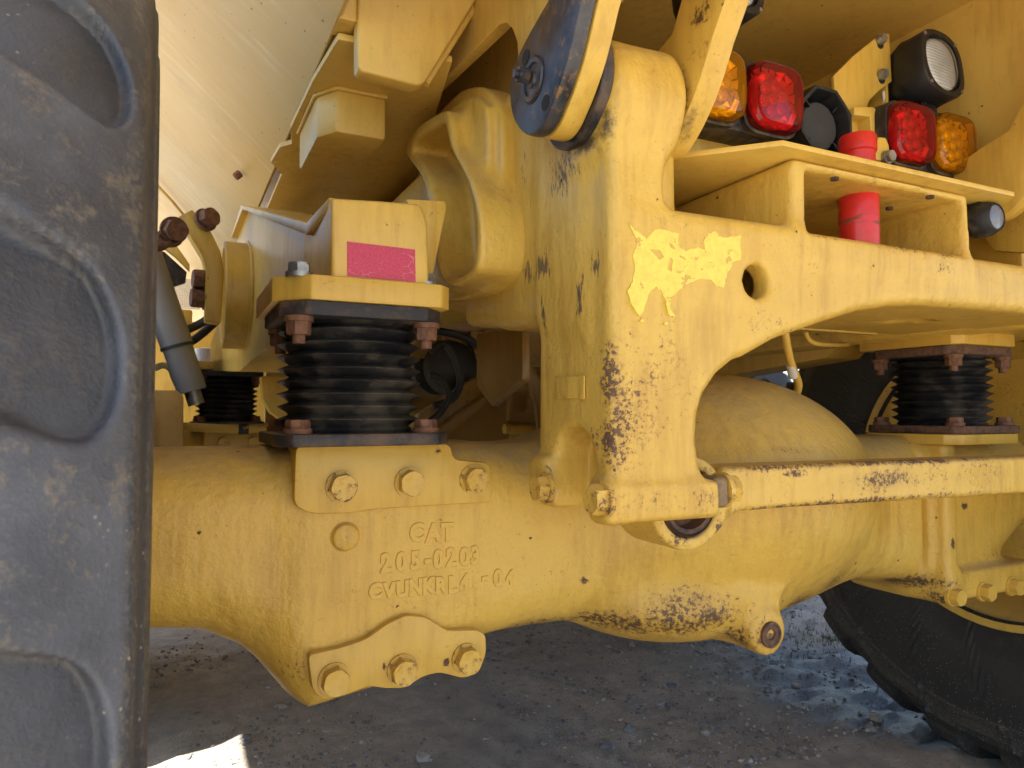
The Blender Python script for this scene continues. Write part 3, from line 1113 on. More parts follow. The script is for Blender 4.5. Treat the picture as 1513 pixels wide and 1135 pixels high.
def surface(me):
    bm_ = bmesh.new()
    bm_.from_mesh(me)
    t_ = BVHTree.FromBMesh(bm_)
    bm_.free()

    def hit(px, py):
        d = (_f + _r * ((px - 756.5) / FPX) + _u * ((567.5 - py) / FPX)).normalized()
        h_ = t_.ray_cast(CAM, d)[0]
        return h_ if h_ is not None else P(px, py, y=1.1)
    return hit


fme = F.mesh(D, 'frame_casting')
on_frame = surface(fme)
M['frame'] = paint('frame_casting_paint', cast=0.62, dust=0.25,
    chips=[(on_frame(917, 640), (0.04, 0.05, 0.11), 0.165), (on_frame(950, 600), (0.09, 0.06, 0.13), 0.125), (on_frame(902, 560), (0.022, 0.04, 0.09), 0.19), (on_frame(903, 655), (0.02, 0.04, 0.06), 0.2),
           (on_frame(960, 745), (0.14, 0.05, 0.045), 0.085), (on_frame(1040, 745), (0.04, 0.05, 0.04), 0.13), (on_frame(980, 770), (0.12, 0.05, 0.012), 0.2), (on_frame(1000, 560), (0.10, 0.06, 0.10), 0.085),
           (on_frame(1434, 340), (0.012, 0.05, 0.05), 0.24), (on_frame(1400, 378), (0.05, 0.06, 0.012), 0.19), (on_frame(1330, 366), (0.10, 0.06, 0.010), 0.14), (on_frame(1280, 240), (0.12, 0.05, 0.010), 0.15), (on_frame(1220, 350), (0.05, 0.05, 0.01), 0.14),
           (on_frame(1130, 480), (0.09, 0.06, 0.035), 0.10), (on_frame(1395, 395), (0.05, 0.05, 0.03), 0.11), (on_frame(810, 700), (0.02, 0.05, 0.05), 0.12), (on_frame(880, 650), (0.02, 0.03, 0.03), 0.14), (on_frame(985, 470), (0.06, 0.05, 0.03), 0.06)],
    grease=[(on_frame(865, 212), (0.035, 0.06, 0.030), 1.0), (on_frame(893, 190), (0.03, 0.05, 0.05), 0.75), (on_frame(840, 225), (0.03, 0.05, 0.03), 0.6), (on_frame(1060, 255), (0.10, 0.12, 0.03), 0.5), (on_frame(880, 160), (0.02, 0.04, 0.04), 0.6)],
    streaks=[(on_frame(830, 255), (0.05, 0.08, 0.055), 0.75), (on_frame(800, 395), (0.04, 0.055, 0.045), 0.9), (on_frame(780, 400), (0.03, 0.03, 0.04), 0.9), (on_frame(857, 440), (0.02, 0.018, 0.06), 0.8), (on_frame(803, 470), (0.02, 0.015, 0.05), 0.9), (on_frame(880, 390), (0.02, 0.02, 0.04), 0.75), (on_frame(775, 250), (0.03, 0.02, 0.07), 0.55)],
    rusty=[(on_frame(1330, 368), (0.12, 0.05, 0.015), 0.5), (on_frame(915, 620), (0.05, 0.05, 0.12), 0.35)])
cast = link('casting', fme, M['frame'], FRAME)
# side rail running forward from the leg
R_ = Field(0.40, 0.76, 1.20, 3.0, 1.06, 1.70, 0.009)
rail = R_.poly('X', [(1.22, 1.168), (1.5, 1.235), (3.2, 1.27), (3.2, 1.60), (1.22, 1.60)], 0.533, 0.70, 0.03)
M['rail'] = paint('frame_rail_paint', cast=0.6, dust=0.3)
link('side_rail', R_.mesh(rail, 'side_rail'), M['rail'], FRAME)
box('side_rail', 1.50, 1.61, 1.245, 3.0, 1.22, 1.60, M['rail'], FRAME, 0.02)
box('side_rail', 1.655, 1.75, 0.90, 3.0, 1.19, 1.60, M['rail'], FRAME, 0.02)
# cast trunnion arm with an open pocket, standing off the rail
T_ = Field(0.41, 0.56, 1.02, 1.95, 1.10, 1.66, 0.0055)
pad = T_.poly('X', smooth_poly(YZ([(700, 128), (722, 134), (738, 160), (742, 210), (742, 385), (734, 412), (715, 432), (660, 445), (635, 420), (620, 330), (640, 190), (672, 142)], 0.51), 3), 0.508, 0.58, 0.006)
pad2 = T_.poly('X', smooth_poly(YZ([(697, 142), (714, 152), (722, 180), (722, 380), (712, 408), (690, 424), (660, 428), (640, 400), (634, 300), (650, 190), (672, 156)], 0.492), 3), 0.490, 0.58, 0.006)
rim = T_.poly('X', smooth_poly(YZ([(654, 164), (663, 168), (669, 200), (674, 222), (692, 255), (704, 290), (710, 330), (708, 385), (695, 410), (660, 422), (640, 380), (632, 300), (622, 262), (606, 238), (599, 222), (606, 200), (625, 180)], 0.452), 3), 0.452, 0.56, 0.006)
inn = T_.poly('X', smooth_poly(YZ([(652, 182), (658, 192), (662, 212), (668, 228), (685, 260), (697, 294), (702, 330), (700, 382), (688, 402), (660, 411), (648, 380), (641, 300), (631, 258), (614, 232), (609, 222), (614, 208), (630, 194)], 0.452), 3), 0.30, 0.532, 0.01)
Dt = smin(smin(pad, pad2, 0.006), rim, 0.022)
Dt = smax(Dt, -inn, 0.012)
M['trunnion'] = paint('trunnion_paint', cast=0.5, rough=0.33, rusty=[(P(632, 215, x=0.49), (0.06, 0.045, 0.03), 0.95)])
tr = link('trunnion_arm', T_.mesh(Dt, 'trunnion_arm'), M['trunnion'], FRAME)
for s_, px, py, sz in (('117-11002', 661, 344, 0.026), ('3SET', 670, 358, 0.022)):
    q = P(px, py, x=0.519)
    me = text_me(s_, sz, 0.0015, 'cast_number', 0.0006)
    link('cast_number', me, M['trunnion'], tr, (0.519, q.y, q.z), (Matrix(((0, 0, -1), (-1, 0, 0), (0, 1, 0)))).to_quaternion())

# deck plate over the tow box
deck = [(0.702, 0.898), (0.822, 0.775), (1.405, 0.775), (1.50, 0.87), (1.60, 0.94), (1.60, 1.30), (0.702, 1.30)]
dk = slab('deck_plate', deck, 'Z', 1.4035, 1.4125, M['ypaint'], FRAME, 0.0015)
bm = box_bm(0.92, 1.30, 1.10, 1.116, 1.4125, 1.46, 0.003)
box('back_plate', 1.314, 1.612, 1.22, 1.24, 1.20, 1.402, M['ypaint'], FRAME, 0.003)
# part number tag on the leg and its stamped strip
tg = [(821, 557), (863, 556), (863, 588), (822, 590)]
tp = slab('number_plate', YZ(tg, 0.531), 'X', 0.5275, 0.5345, M['frame'], FRAME, 0.0015)
tg2 = [(856, 556), (864, 555), (864, 590), (856, 590)]
slab('stamped_strip', YZ(tg2, 0.5275), 'X', 0.526, 0.5285, M['frame'], tp, 0.0006)
# torn decal on the leg
lem = [(930, 329), (937, 340), (945, 344), (955, 353), (966, 341), (975, 338), (990, 342), (1003, 346), (1002, 363), (1012, 371), (1030, 366), (1042, 369), (1039, 356), (1048, 345), (1058, 342), (1063, 350), (1075, 351), (1094, 348), (1095, 384), (1083, 387), (1081, 395), (1075, 404), (1070, 425), (1059, 423), (1051, 413), (1035, 412), (1021, 417), (1010, 425), (1000, 432), (992, 440), (990, 455), (998, 468), (988, 466), (984, 445), (977, 430), (970, 424), (962, 429), (955, 445), (951, 460), (945, 467), (931, 446), (928, 430), (935, 416), (938, 396), (936, 376), (941, 362), (940, 352)]


def ragged(pts, amp, sub=4):
    o_ = []
    n = len(pts)
    for i in range(n):
        a, b = Vector(pts[i]), Vector(pts[(i + 1) % n])
        for k in range(sub):
            p = a.lerp(b, k / sub)
            o_.append((p.x + random.uniform(-amp, amp), p.y + random.uniform(-amp, amp)))
    return o_


holes = [[(960, 368), (975, 370), (981, 380), (974, 384)], [(990, 380), (994, 384), (992, 402), (986, 398)]]
DY = min(on_frame(a_, b_).y for a_, b_ in lem) - 0.0006
slab('torn_decal', XZ(ragged(lem, 0.9), DY), 'Y', DY, DY + 0.006, M['lemon'], FRAME, 0, holes=[XZ(h, DY) for h in holes], label='torn remains of a lemon yellow decal', smooth=0)
for (px, py, s_) in ((984, 478, 3), (949, 474, 3)):
    pts = [(px + s_ * math.cos(a) * random.uniform(0.6, 1.3), py + s_ * math.sin(a) * random.uniform(0.5, 1.0)) for a in np.linspace(0, 5.5, 7)]
    slab('torn_decal', XZ(pts, DY), 'Y', DY, DY + 0.006, M['lemon'], FRAME, 0, smooth=0)
# heads of screws along the tow box roof
for px, py in ((1233, 262), (1314, 306), (1374, 289)):
    q = P(px, py, z=1.381)
    bolt(FRAME, (q.x, q.y, 1.3805), (0, 0, -1), 0.012, 0.005, M['bare_rust'], 'screw', False)
# bolts of the rod yoke
M['bolt_chip'] = paint('chipped_bolt_paint', cast=0.1, chip=0.055, chips=[])
M['bolt_worn'] = paint('worn_bolt_paint', cast=0.2, chip=0.14)
q = P(797, 722, x=0.50)
bolt(FRAME, (0.512, q.y, q.z), (-1, 0, 0), 0.034, 0.020, M['bolt_worn'])
q = P(884, 738, x=0.51)
bolt(FRAME, (0.519, q.y, q.z), (-1, 0, 0), 0.036, 0.022, M['bolt_worn'])
FACE_REAR = Matrix(((1, 0, 0), (0, 0, -1), (0, 1, 0))).to_quaternion()


def copy_tree(o, off, parent=None, name=None):
    c = o.copy()
    COL.objects.link(c)
    if parent is None:
        c.location = o.location + Vector(off)
    c.parent = parent
    WL[c.name] = WL[o.name] + Vector(off)
    for ch in list(o.children):
        copy_tree(ch, off, c)
    return c


# ================================================================== axle housings
AXLE = thing('axle_housing', 'yellow cast rear axle housing with raised letters and big hex bolts', 'axle', (XC, AY, 0.53), 'tandem axle housings')
hous = [(-0.12, 0.945), (-0.12, 0.677), (-0.02, 0.675), (0.045, 0.665), (0.10, 0.635), (0.145, 0.592), (0.175, 0.553), (0.20, 0.535), (0.30, 0.548), (0.44, 0.578), (0.50, 0.600), (0.70, 0.600),
        (0.9, 0.59), (1.3, 0.59), (1.5, 0.60), (1.62, 0.58), (1.70, 0.54), (1.95, 0.54), (2.02, 0.62), (2.10, 0.675), (2.3, 0.68), (2.3, 0.945)]
A = Field(-0.10, 2.12, 0.96, 1.66, 0.46, 1.14, 0.0078)
Da = A.poly('Y', hous, AY - 0.145, AY + 0.145, 0.10)
slabw = A.poly('Y', [(0.165, 0.925), (0.165, 0.60), (0.205, 0.545), (0.44, 0.582), (0.485, 0.62), (0.60, 0.66), (0.62, 0.85), (0.50, 0.925)], 1.142, 1.40, 0.035)
Da = smin(Da, slabw, 0.05)
bowl = A.ell((1.07, 1.30, 0.80), (0.44, 0.29, 0.262))
Da = smin(Da, bowl, 0.09)
dome = A.ell((1.10, 1.28, 0.825), (0.42, 0.30, 0.267))
Da = smin(Da, dome, 0.02)
nose = A.ell((0.96, 1.22, 0.625), (0.22, 0.18, 0.085))
Da = smin(Da, nose, 0.05)
# drain boss
bp = P(1131, 935, y=1.03)
Da = smin(Da, A.cyl('Y', (bp.x, bp.z), 0.041, 1.020, 1.30, 0.006), 0.022)
Da = smin(Da, A.poly('Y', [(bp.x - 0.036, bp.z), (bp.x + 0.036, bp.z), (bp.x + 0.05, bp.z + 0.08), (bp.x - 0.06, bp.z + 0.08)], 1.035, 1.3, 0.01), 0.03)
# right-hand web with its flanges
Da = smin(Da, A.box(1.685, 1.735, 1.105, 1.38, 0.545, 0.93, 0.012), 0.02)
Da = smin(Da, A.box(1.69, 2.05, 1.105, 1.38, 0.545, 0.615, 0.010), 0.03)
Da = smax(Da, -A.box(1.650, 1.668, 1.02, 1.16, 0.60, 1.0, 0.004), 0.012)
ame = A.mesh(Da, 'axle_casting')
on_axle = surface(ame)
M['axle'] = paint('axle_casting_paint', cast=0.68, dust=0.5,
    chips=[(on_axle(1000, 900), (0.16, 0.10, 0.05), 0.13), (on_axle(1060, 880), (0.08, 0.10, 0.05), 0.10), (on_axle(1235, 855), (0.10, 0.1, 0.05), 0.10), (on_axle(830, 915), (0.2, 0.1, 0.02), 0.12),
           (on_axle(863, 858), 0.014, 0.3), (on_axle(1408, 803), (0.014, 0.03, 0.024), 0.3), (on_axle(1425, 748), (0.024, 0.03, 0.014), 0.3), (on_axle(1495, 820), (0.09, 0.06, 0.05), 0.13),
           (on_axle(1131, 935), 0.05, 0.17), (on_axle(1265, 830), (0.012, 0.02, 0.02), 0.25), (on_axle(840, 880), 0.012, 0.2), (on_axle(1262, 845), (0.01, 0.02, 0.04), 0.16)],
    rusty=[(on_axle(880, 912), (0.12, 0.2, 0.035), 0.9), (on_axle(940, 925), (0.14, 0.2, 0.05), 0.95), (on_axle(1000, 922), (0.16, 0.2, 0.06), 1.0), (on_axle(1050, 912), (0.14, 0.2, 0.06), 0.9), (on_axle(1020, 890), (0.12, 0.1, 0.06), 0.62), (on_axle(790, 920), (0.16, 0.2, 0.026), 0.8),
           (on_axle(1190, 895), (0.14, 0.2, 0.06), 0.9), (on_axle(1245, 868), (0.12, 0.2, 0.06), 0.9), (on_axle(1340, 858), (0.14, 0.2, 0.04), 1.1), (on_axle(1390, 885), (0.06, 0.1, 0.04), 0.9),
           (on_axle(1090, 938), 0.07, 0.9), (on_axle(440, 985), (0.05, 0.14, 0.06), 0.6), (on_axle(1500, 815), (0.12, 0.1, 0.06), 0.8), (on_axle(1170, 665), (0.10, 0.1, 0.016), 0.6)])
ac = link('casting', ame, M['axle'], AXLE)
# plug boss beside the letters
pb = on_axle(510, 793)
link('plug_boss', lathe_me([(0.027, 0.006), (0.023, -0.0005), (0.0205, -0.003), (0.0195, -0.009), (0.0175, -0.0105), (0.001, -0.0105)], 'plug_boss', 36, 'Y', caps=False), M['axle'], AXLE, pb)
# raised letters of the foundry
TY = 1.1415
for s_, px, py, sz, sp in (('C', 605, 800, 0.040, 1.0), ('A', 630, 800, 0.040, 1.0), ('T', 652, 799, 0.040, 1.0),
                           ('2', 562, 845, 0.040, 1), ('0', 585, 843, 0.040, 1), ('5', 606, 841, 0.040, 1), ('-', 627, 838, 0.04, 1), ('0', 640, 839, 0.040, 1), ('2', 659, 836, 0.040, 1), ('0', 679, 835, 0.040, 1), ('3', 695, 833, 0.040, 1),
                           ('C', 545, 885, 0.033, 1), ('V', 567, 883, 0.032, 1), ('U', 585, 882, 0.034, 1), ('N', 604, 879, 0.034, 1), ('K', 624, 877, 0.035, 1), ('R', 643, 876, 0.035, 1), ('L', 662, 875, 0.036, 1), ('4', 681, 868, 0.030, 1),
                           ('-', 712, 862, 0.036, 1), ('0', 729, 866, 0.038, 1), ('4', 748, 862, 0.030, 1)):
    q = on_axle(px + 8, py - 12)
    TY = q.y + 0.0005
    q = P(px, py, y=TY)
    me = text_me(s_, sz, 0.0014, 'cast_letter', 0.0015, offset=0.0012)
    for v_ in me.vertices:
        v_.co.x *= 0.86
    link('cast_letter', me, M['axle'], ac, (q.x, TY, q.z), FACE_REAR)
TY = on_axle(690, 860).y
q0, q1 = P(679, 842, y=TY), P(700, 872, y=TY)
slab('cast_border', [(q0.x, q1.z), (q1.x, q1.z), (q1.x, q0.z), (q0.x, q0.z)], 'Y', TY - 0.0006, TY + 0.003, M['axle'], ac, 0.0004, holes=[[(q0.x + 0.002, q1.z + 0.002), (q1.x - 0.002, q1.z + 0.002), (q1.x - 0.002, q0.z - 0.002), (q0.x + 0.002, q0.z - 0.002)]])

SY = 1.112


def rounded(pts, r, n=5):
    """round the corners of a polygon"""
    o_ = []
    k = len(pts)
    for i in range(k):
        p, a, b = Vector(pts[i]), Vector(pts[i - 1]), Vector(pts[(i + 1) % k])
        da, db = (a - p), (b - p)
        rr = min(r, da.length * 0.45, db.length * 0.45)
        pa, pb_ = p + da.normalized() * rr, p + db.normalized() * rr
        for j in range(n + 1):
            t = j / n
            o_.append(((1 - t) ** 2 * pa + 2 * t * (1 - t) * p + t * t * pb_)[:])
    return o_


M['seat'] = paint('machined_pad_paint', cast=0.1, dust=0.2, chips=[(P(647, 666, y=SY), 0.01, 0.25), (P(568, 985, y=SY), (0.006, 0.01, 0.012), 0.30), (P(660, 978, y=SY), (0.010, 0.01, 0.012), 0.30)])
seat_px = rounded([(437, 657), (666, 656), (670, 679), (700, 682), (724, 684), (729, 742), (560, 752), (520, 758), (462, 760), (434, 748)], 14)
seat = slab('spring_seat', XZ(seat_px, SY), 'Y', SY, 1.30, M['seat'], AXLE, 0.003)
low_px = rounded([(455, 968), (500, 958), (540, 945), (572, 922), (600, 909), (630, 912), (660, 932), (705, 931), (718, 938), (719, 965), (708, 995), (685, 1003), (650, 994), (625, 1000), (600, 1017), (572, 1018), (545, 1014), (515, 1026), (480, 1036), (462, 1022)], 9)
low = slab('lower_pad', XZ(low_px, SY), 'Y', SY, 1.25, M['seat'], AXLE, 0.003)
for i, (px, py, mk, sp) in enumerate(((507, 720, 'bolt_worn', 0.2), (608, 714, 'bolt_chip', 0.55), (703, 709, 'bolt_worn', 0.9), (496, 1007, 'bolt_chip', 0.3), (597, 993, 'bolt_worn', 0.7), (692, 976, 'bolt_worn', 0.1))):
    q = P(px, py, y=SY - 0.012)
    b_ = bolt(AXLE, (q.x, SY, q.z), (0, -1, 0), 0.037, 0.022, M[mk], 'bolt', True, 0, sp)
    g = link('grade_mark', text_me('10.9', 0.0085, 0.0003, 'grade_mark', 0.0002, offset=0.0001), M['bolt_chip'], None)
    g.parent = b_
    g.location = (-0.009, 0.006, 0.0216)
# bolts of the right-hand flange
for px, py in ((1416, 883), (1461, 876), (1503, 868), (1550, 860)):
    q = P(px, py, y=1.09)
    bolt(AXLE, (q.x, 1.105, q.z), (0, -1, 0), 0.036, 0.024, M['bolt_chip'])
# drain plug
dp = link('drain_plug', lathe_me([(0.024, 0.004), (0.0245, -0.003), (0.023, -0.0045), (0.020, -0.0035), (0.019, -0.001), (0.010, -0.0015), (0.009, 0.003), (0.001, 0.003)], 'drain_plug', 32, 'Y'), M['rust_plate'], AXLE, (bp.x, 1.0165, bp.z))
# right-hand spring seat
bm = extrude(rounded([(1.675, 1.07), (1.955, 1.07), (1.955, 1.34), (1.675, 1.34)], 0.03, 1), 'Z', 0.925, 0.950, 0.003)
link('spring_seat', finish(bm, 'spring_seat'), M['seat'], AXLE)
mid_axle = copy_tree(AXLE, (-0.06, MID, 0.0))
mid_axle['label'] = 'yellow axle housing further forward behind the small bellows spring'

# ================================================================== suspension springs
SPR_LABELS = ['black ribbed rubber spring on the lettered rear axle, nearest and largest', 'small black ribbed spring far ahead beside the grey cylinder', 'black ribbed spring at right beyond the lateral rod']
G_SPR = 'ribbed rubber suspension springs'
SPX = 0.268


def make_spring(loc):
    t = thing('suspension_spring', SPR_LABELS[0], 'spring', loc, G_SPR)
    L = Vector(loc)

    def sq(h, c):
        return [(-h + c, -h), (h - c, -h), (h, -h + c), (h, h - c), (h - c, h), (-h + c, h), (-h, h - c), (-h, -h + c)]
    def put(name, bm, mat):
        o = link(name, finish(bm, name, 35), mat, t, L)
        return o
    put('base_plate', extrude(sq(0.133, 0.022), 'Z', 0.0, 0.019, 0.003), M['black_plate'])
    put('top_plate', extrude(sq(0.128, 0.035), 'Z', 0.195, 0.217, 0.003), M['flange'])
    prof = [(0.100, 0.019), (0.104, 0.024)]
    n = 8
    z0, z1 = 0.028, 0.188
    for i in range(n):
        a = z0 + (z1 - z0) * i / n
        b = z0 + (z1 - z0) * (i + 1) / n
        bulge = 1.0 + 0.02 * math.sin(math.pi * (i + 0.5) / n)
        prof += [(0.0985, a), (0.101 * bulge, a + (b - a) * 0.18), (0.1125 * bulge, a + (b - a) * 0.52), (0.1150 * bulge, a + (b - a) * 0.60), (0.1145 * bulge, a + (b - a) * 0.66), (0.102 * bulge, a + (b - a) * 0.90)]
    prof += [(0.099, z1), (0.106, 0.195)]
    me = lathe_me(prof, 'bellows', 72, 'Z', smooth=30)
    for v in me.vertices:      # rubber never quite true
        k = 1 + 0.012 * mnoise.noise(v.co * 14)
        v.co.x *= k
        v.co.y *= k
    link('bellows', me, M['bellows'], t, L)
    for sx in (-1, 1):
        for sy in (-1, 1):
            p = Vector((sx * 0.100, sy * 0.100, 0.0))
            bolt(t, L + p + Vector((0, 0, 0.023)), (0, 0, 1), 0.032, 0.017, M['steel_rust'], 'bolt', True)
            bolt(t, L + p + Vector((0, 0, 0.191)), (0, 0, -1), 0.032, 0.024, M['steel_rust'], 'nut', True, 0.013)
    return t


M['flange'] = dusty('painted_flange_worn', (0.03, 0.03, 0.033), (0.20, 0.11, 0.06), 1.0, 0.6, 26, 0.6)
SZ = 0.951
sp1 = make_spring((SPX, 1.195, SZ))
sp2 = copy_tree(sp1, (-0.075, MID, 0.0))
sp2['label'] = SPR_LABELS[1]
sp3 = copy_tree(sp1, (1.83 - SPX, 0.01, 0.0))
sp3['label'] = SPR_LABELS[2]
for ch in sp3.children:
    if ch.name.startswith(('base_plate', 'top_plate')):
        ch.data = ch.data.copy()
        ch.data.materials[0] = M['rust_plate']

# ================================================================== walking beams


def xs(y):
    return 0.216 - 0.0554 * (y - 1.08)


def PB(px, py):
    p = PL(px, py, (0.216, 1.08, 1.0), (1, 0.0554, 0))
    return (p.y, p.z)


M['beam'] = paint('beam_side_paint', base=(0.69, 0.44, 0.085), cast=0.1, dust=0.1, rough=0.34, chips=[(P(657, 300, y=1.08), (0.035, 0.05, 0.006), 0.3)],
                  rusty=[(P(640, 297, y=1.08), (0.05, 0.04, 0.006), 0.5)])


def make_beam(mirror, label):
    mx = (lambda x: 2.10 - x) if mirror else (lambda x: x)
    t = thing('walking_beam', label, 'suspension beam', (mx(0.25), 2.1, 1.12), 'walking beams')

    def flip(me):
        if mirror:
            for v in me.vertices:
                v.co.x = 2.10 - v.co.x
            me.flip_normals()
        return me
    side = [PB(490, 294), PB(456, 332), PB(358, 307), PB(345, 350), PB(330, 440), PB(305, 510), PB(310, 548), PB(346, 549), PB(413, 490), PB(425, 440), PB(490, 424)]

    def skew(pts, x0, x1, bev):
        bm = bmesh.new()
        a = [bm.verts.new((xs(y) + x0, y, z)) for y, z in pts]
        b = [bm.verts.new((xs(y) + x1, y, z)) for y, z in pts]
        bm.faces.new(a)
        bm.faces.new(b[::-1])
        n = len(pts)
        for i in range(n):
            bm.faces.new((a[i], b[i], b[(i + 1) % n], a[(i + 1) % n]))
        bmesh.ops.recalc_face_normals(bm, faces=bm.faces)
        bevel(bm, bev, 2)
        return finish(bm, 'beam_part', 35)
    link('side_plate', flip(skew(side, 0.012, 0.15, 0.003)), M['beam'], t)
    # rolled top flange standing proud of the side
    top = [Vector(PB(490, 292)), Vector(PB(456, 329)), Vector(PB(358, 303)), Vector(PB(343, 352))]
    inn_ = [p + d for p, d in zip(top, (Vector((0.016, -0.016)), Vector((0.0, -0.022)), Vector((-0.03, -0.02)), Vector((-0.028, 0.0))))]
    link('top_flange', flip(skew([p[:] for p in top] + [p[:] for p in inn_[::-1]], -0.004, 0.155, 0.002)), M['beam'], t)
    # rear end block with its bent face
    blk = XZ([(490, 292), (560, 296), (622, 301), (632, 330), (635, 430), (490, 425)], 1.08)
    link('end_block', flip(finish(extrude(blk, 'Y', 1.08, 1.34, 0.006, 3), 'end_block')), M['beam'], t)
    gus = XZ([(600, 294), (657, 297), (660, 306), (636, 425), (628, 432), (620, 340)], 1.15)
    link('gusset', flip(finish(extrude(gus, 'Y', 1.15, 1.30, 0.002), 'gusset')), M['beam'], t)
    c, hx, hy = 0.05, 0.137, 0.137
    cx, cy = SPX, 1.205
    oct_ = [(cx - hx + c, cy - hy), (cx + hx - 0.02, cy - hy), (cx + hx, cy - hy + 0.02), (cx + hx, cy + hy), (cx - hx, cy + hy), (cx - hx, cy - hy + c)]
    bp_ = link('bearing_plate', flip(finish(extrude(oct_, 'Z', 1.169, 1.207, 0.003), 'bearing_plate')), M['ypaint'], t)
    for q in ((cx - 0.100, cy - 0.106), (cx + 0.100, cy - 0.106), (cx - 0.104, cy + 0.1)):
        bolt(t, (mx(q[0]), q[1], 1.209), (0, 0, 1), 0.03, 0.018, M['zinc'])
    # pivot collar
    pcx = PL(350, 428, (0.165, 2.0, 1.0), (1, 0.0554, 0))
    yv, zv = 2.07, 1.322
    pr = [(0.145, 0.20), (0.145, 0.118), (0.142, 0.115), (0.128, 0.115), (0.126, 0.119), (0.126, 0.15), (0.09, 0.15), (0.088, 0.128), (0.001, 0.128)]
    me = lathe_me(pr, 'pivot_collar', 56, 'X', caps=False)
    for v in me.vertices:
        v.co += Vector((0, yv, zv))
    col_ = link('pivot_collar', flip(me), M['ypaint'], t)
    wme = lathe_me([(0.148 + 0.006 * math.cos(a), 0.178 + 0.006 * math.sin(a)) for a in np.linspace(0, 2 * math.pi, 8)], 'weld_bead', 56, 'X', caps=False)
    for v in wme.vertices:
        v.co += Vector((0, yv, zv))
    link('weld_bead', flip(wme), M['ypaint'], col_)
    # forward arm down to the spring ahead
    fa = [(2.35, 1.30), (2.75, 1.40), (3.2, 1.33), (3.22, 1.18), (2.85, 1.168), (2.4, 1.14)]
    link('forward_arm', flip(skew(fa, 0.06, 0.19, 0.004)), M['beam'], t)
    fp = [(cx - 0.075 - hx, MID + cy - hy), (cx - 0.075 + hx, MID + cy - hy), (cx - 0.075 + hx, MID + cy + hy), (cx - 0.075 - hx, MID + cy + hy)]
    link('bearing_plate', flip(finish(extrude(fp, 'Z', 1.169, 1.20, 0.003), 'bearing_plate')), M['ypaint'], t)
    return t


wb1 = make_beam(False, 'yellow walking beam at left with red reflective tape over the nearest spring')
wb2 = make_beam(True, 'yellow walking beam at right above the far spring')
slab('reflective_tape', XZ([(513, 357), (613, 369), (614, 417), (513, 408)], 1.0795), 'Y', 1.0785, 1.0815, M['sticker'], wb1, 0, label='scuffed red reflective tape strip', smooth=0)

# ================================================================== lateral rod
ROD = thing('lateral_rod', 'long chipped yellow lateral rod crossing in front of the axle', 'rod', (1.4, 0.92, 0.84))
ry = 0.885
M['rod'] = paint('battered_rod_paint', cast=0.5, chip=0.03, dust=0.5,
    chips=[(P(1310, 710, y=ry), (0.16, 0.05, 0.035), 0.12), (P(1250, 742, y=ry), (0.6, 0.05, 0.010), 0.17), (P(1300, 684, y=ry), (0.9, 0.05, 0.010), 0.16), (P(1175, 700, y=ry), (0.05, 0.05, 0.012), 0.2), (P(1450, 690, y=ry), (0.12, 0.05, 0.02), 0.06),
           (P(1000, 795, y=ry), (0.06, 0.05, 0.02), 0.16), (P(1055, 780, y=ry), (0.02, 0.05, 0.03), 0.2)],
    rusty=[(P(1310, 708, y=ry), (0.17, 0.05, 0.035), 0.75), (P(1250, 745, y=ry), (0.5, 0.05, 0.012), 0.7), (P(1300, 682, y=ry), (0.7, 0.05, 0.010), 0.7), (P(1450, 700, y=ry), (0.15, 0.05, 0.03), 0.45)])
bar = XZ([(1072, 690), (1513, 675), (1700, 669)], ry) + [(2.4, 0.911), (2.4, 0.835)] + XZ([(1700, 720), (1513, 730), (1300, 743), (1180, 750), (1095, 757), (1065, 775)], ry)
Rf = Field(0.62, 2.06, 0.84, 1.03, 0.75, 0.97, 0.0052)
Dr = Rf.poly('Y', bar, ry, 0.965, 0.011)
ec = (0.722, 0.862)
eye = Rf.cyl('Y', ec, 0.073, 0.875, 0.985, 0.006)
Dr = smin(Dr, eye, 0.03)
Dr = smax(Dr, -Rf.cyl('Y', ec, 0.053, 0.5, 1.5), 0.005)
link('rod_bar', Rf.mesh(Dr, 'rod_bar'), M['rod'], ROD)
bu = link('bush', lathe_me([(0.0526, 0.98), (0.0526, 0.880), (0.051, 0.876), (0.049, 0.882), (0.046, 0.874), (0.040, 0.876), (0.038, 0.90), (0.001, 0.90)], 'bush', 40, 'Y', caps=False), M['rust_plate'], ROD, (ec[0], 0, ec[1]))
# clamp block and bolt at the right of the foot
cb = link('clamp_block', finish(box_bm(0.712, 0.741, 0.808, 0.862, 0.862, 0.908, 0.009, 3), 'clamp_block'), dusty('worn_steel', (0.15, 0.115, 0.085), (0.36, 0.22, 0.07), 0.8, 0.5, 50, 0.6), FRAME)
bolt(FRAME, (0.745, 0.832, 0.886), (1, 0, 0), 0.040, 0.024, M['bolt_worn'])
# raised forging numbers near the end of the rod
for s_, px, py, sz in (('72 BSV 47', 1425, 702, 0.018), ('41 30', 1434, 718, 0.018)):
    q = P(px, py, y=ry)
    me = text_me(s_, sz, 0.0006, 'forged_number', 0.0003)
    link('forged_number', me, M['rod'], bu if False else [c for c in ROD.children if c.name.startswith('rod_bar')][0], (q.x, ry + 0.0002, q.z), FACE_REAR)

# ================================================================== wheels


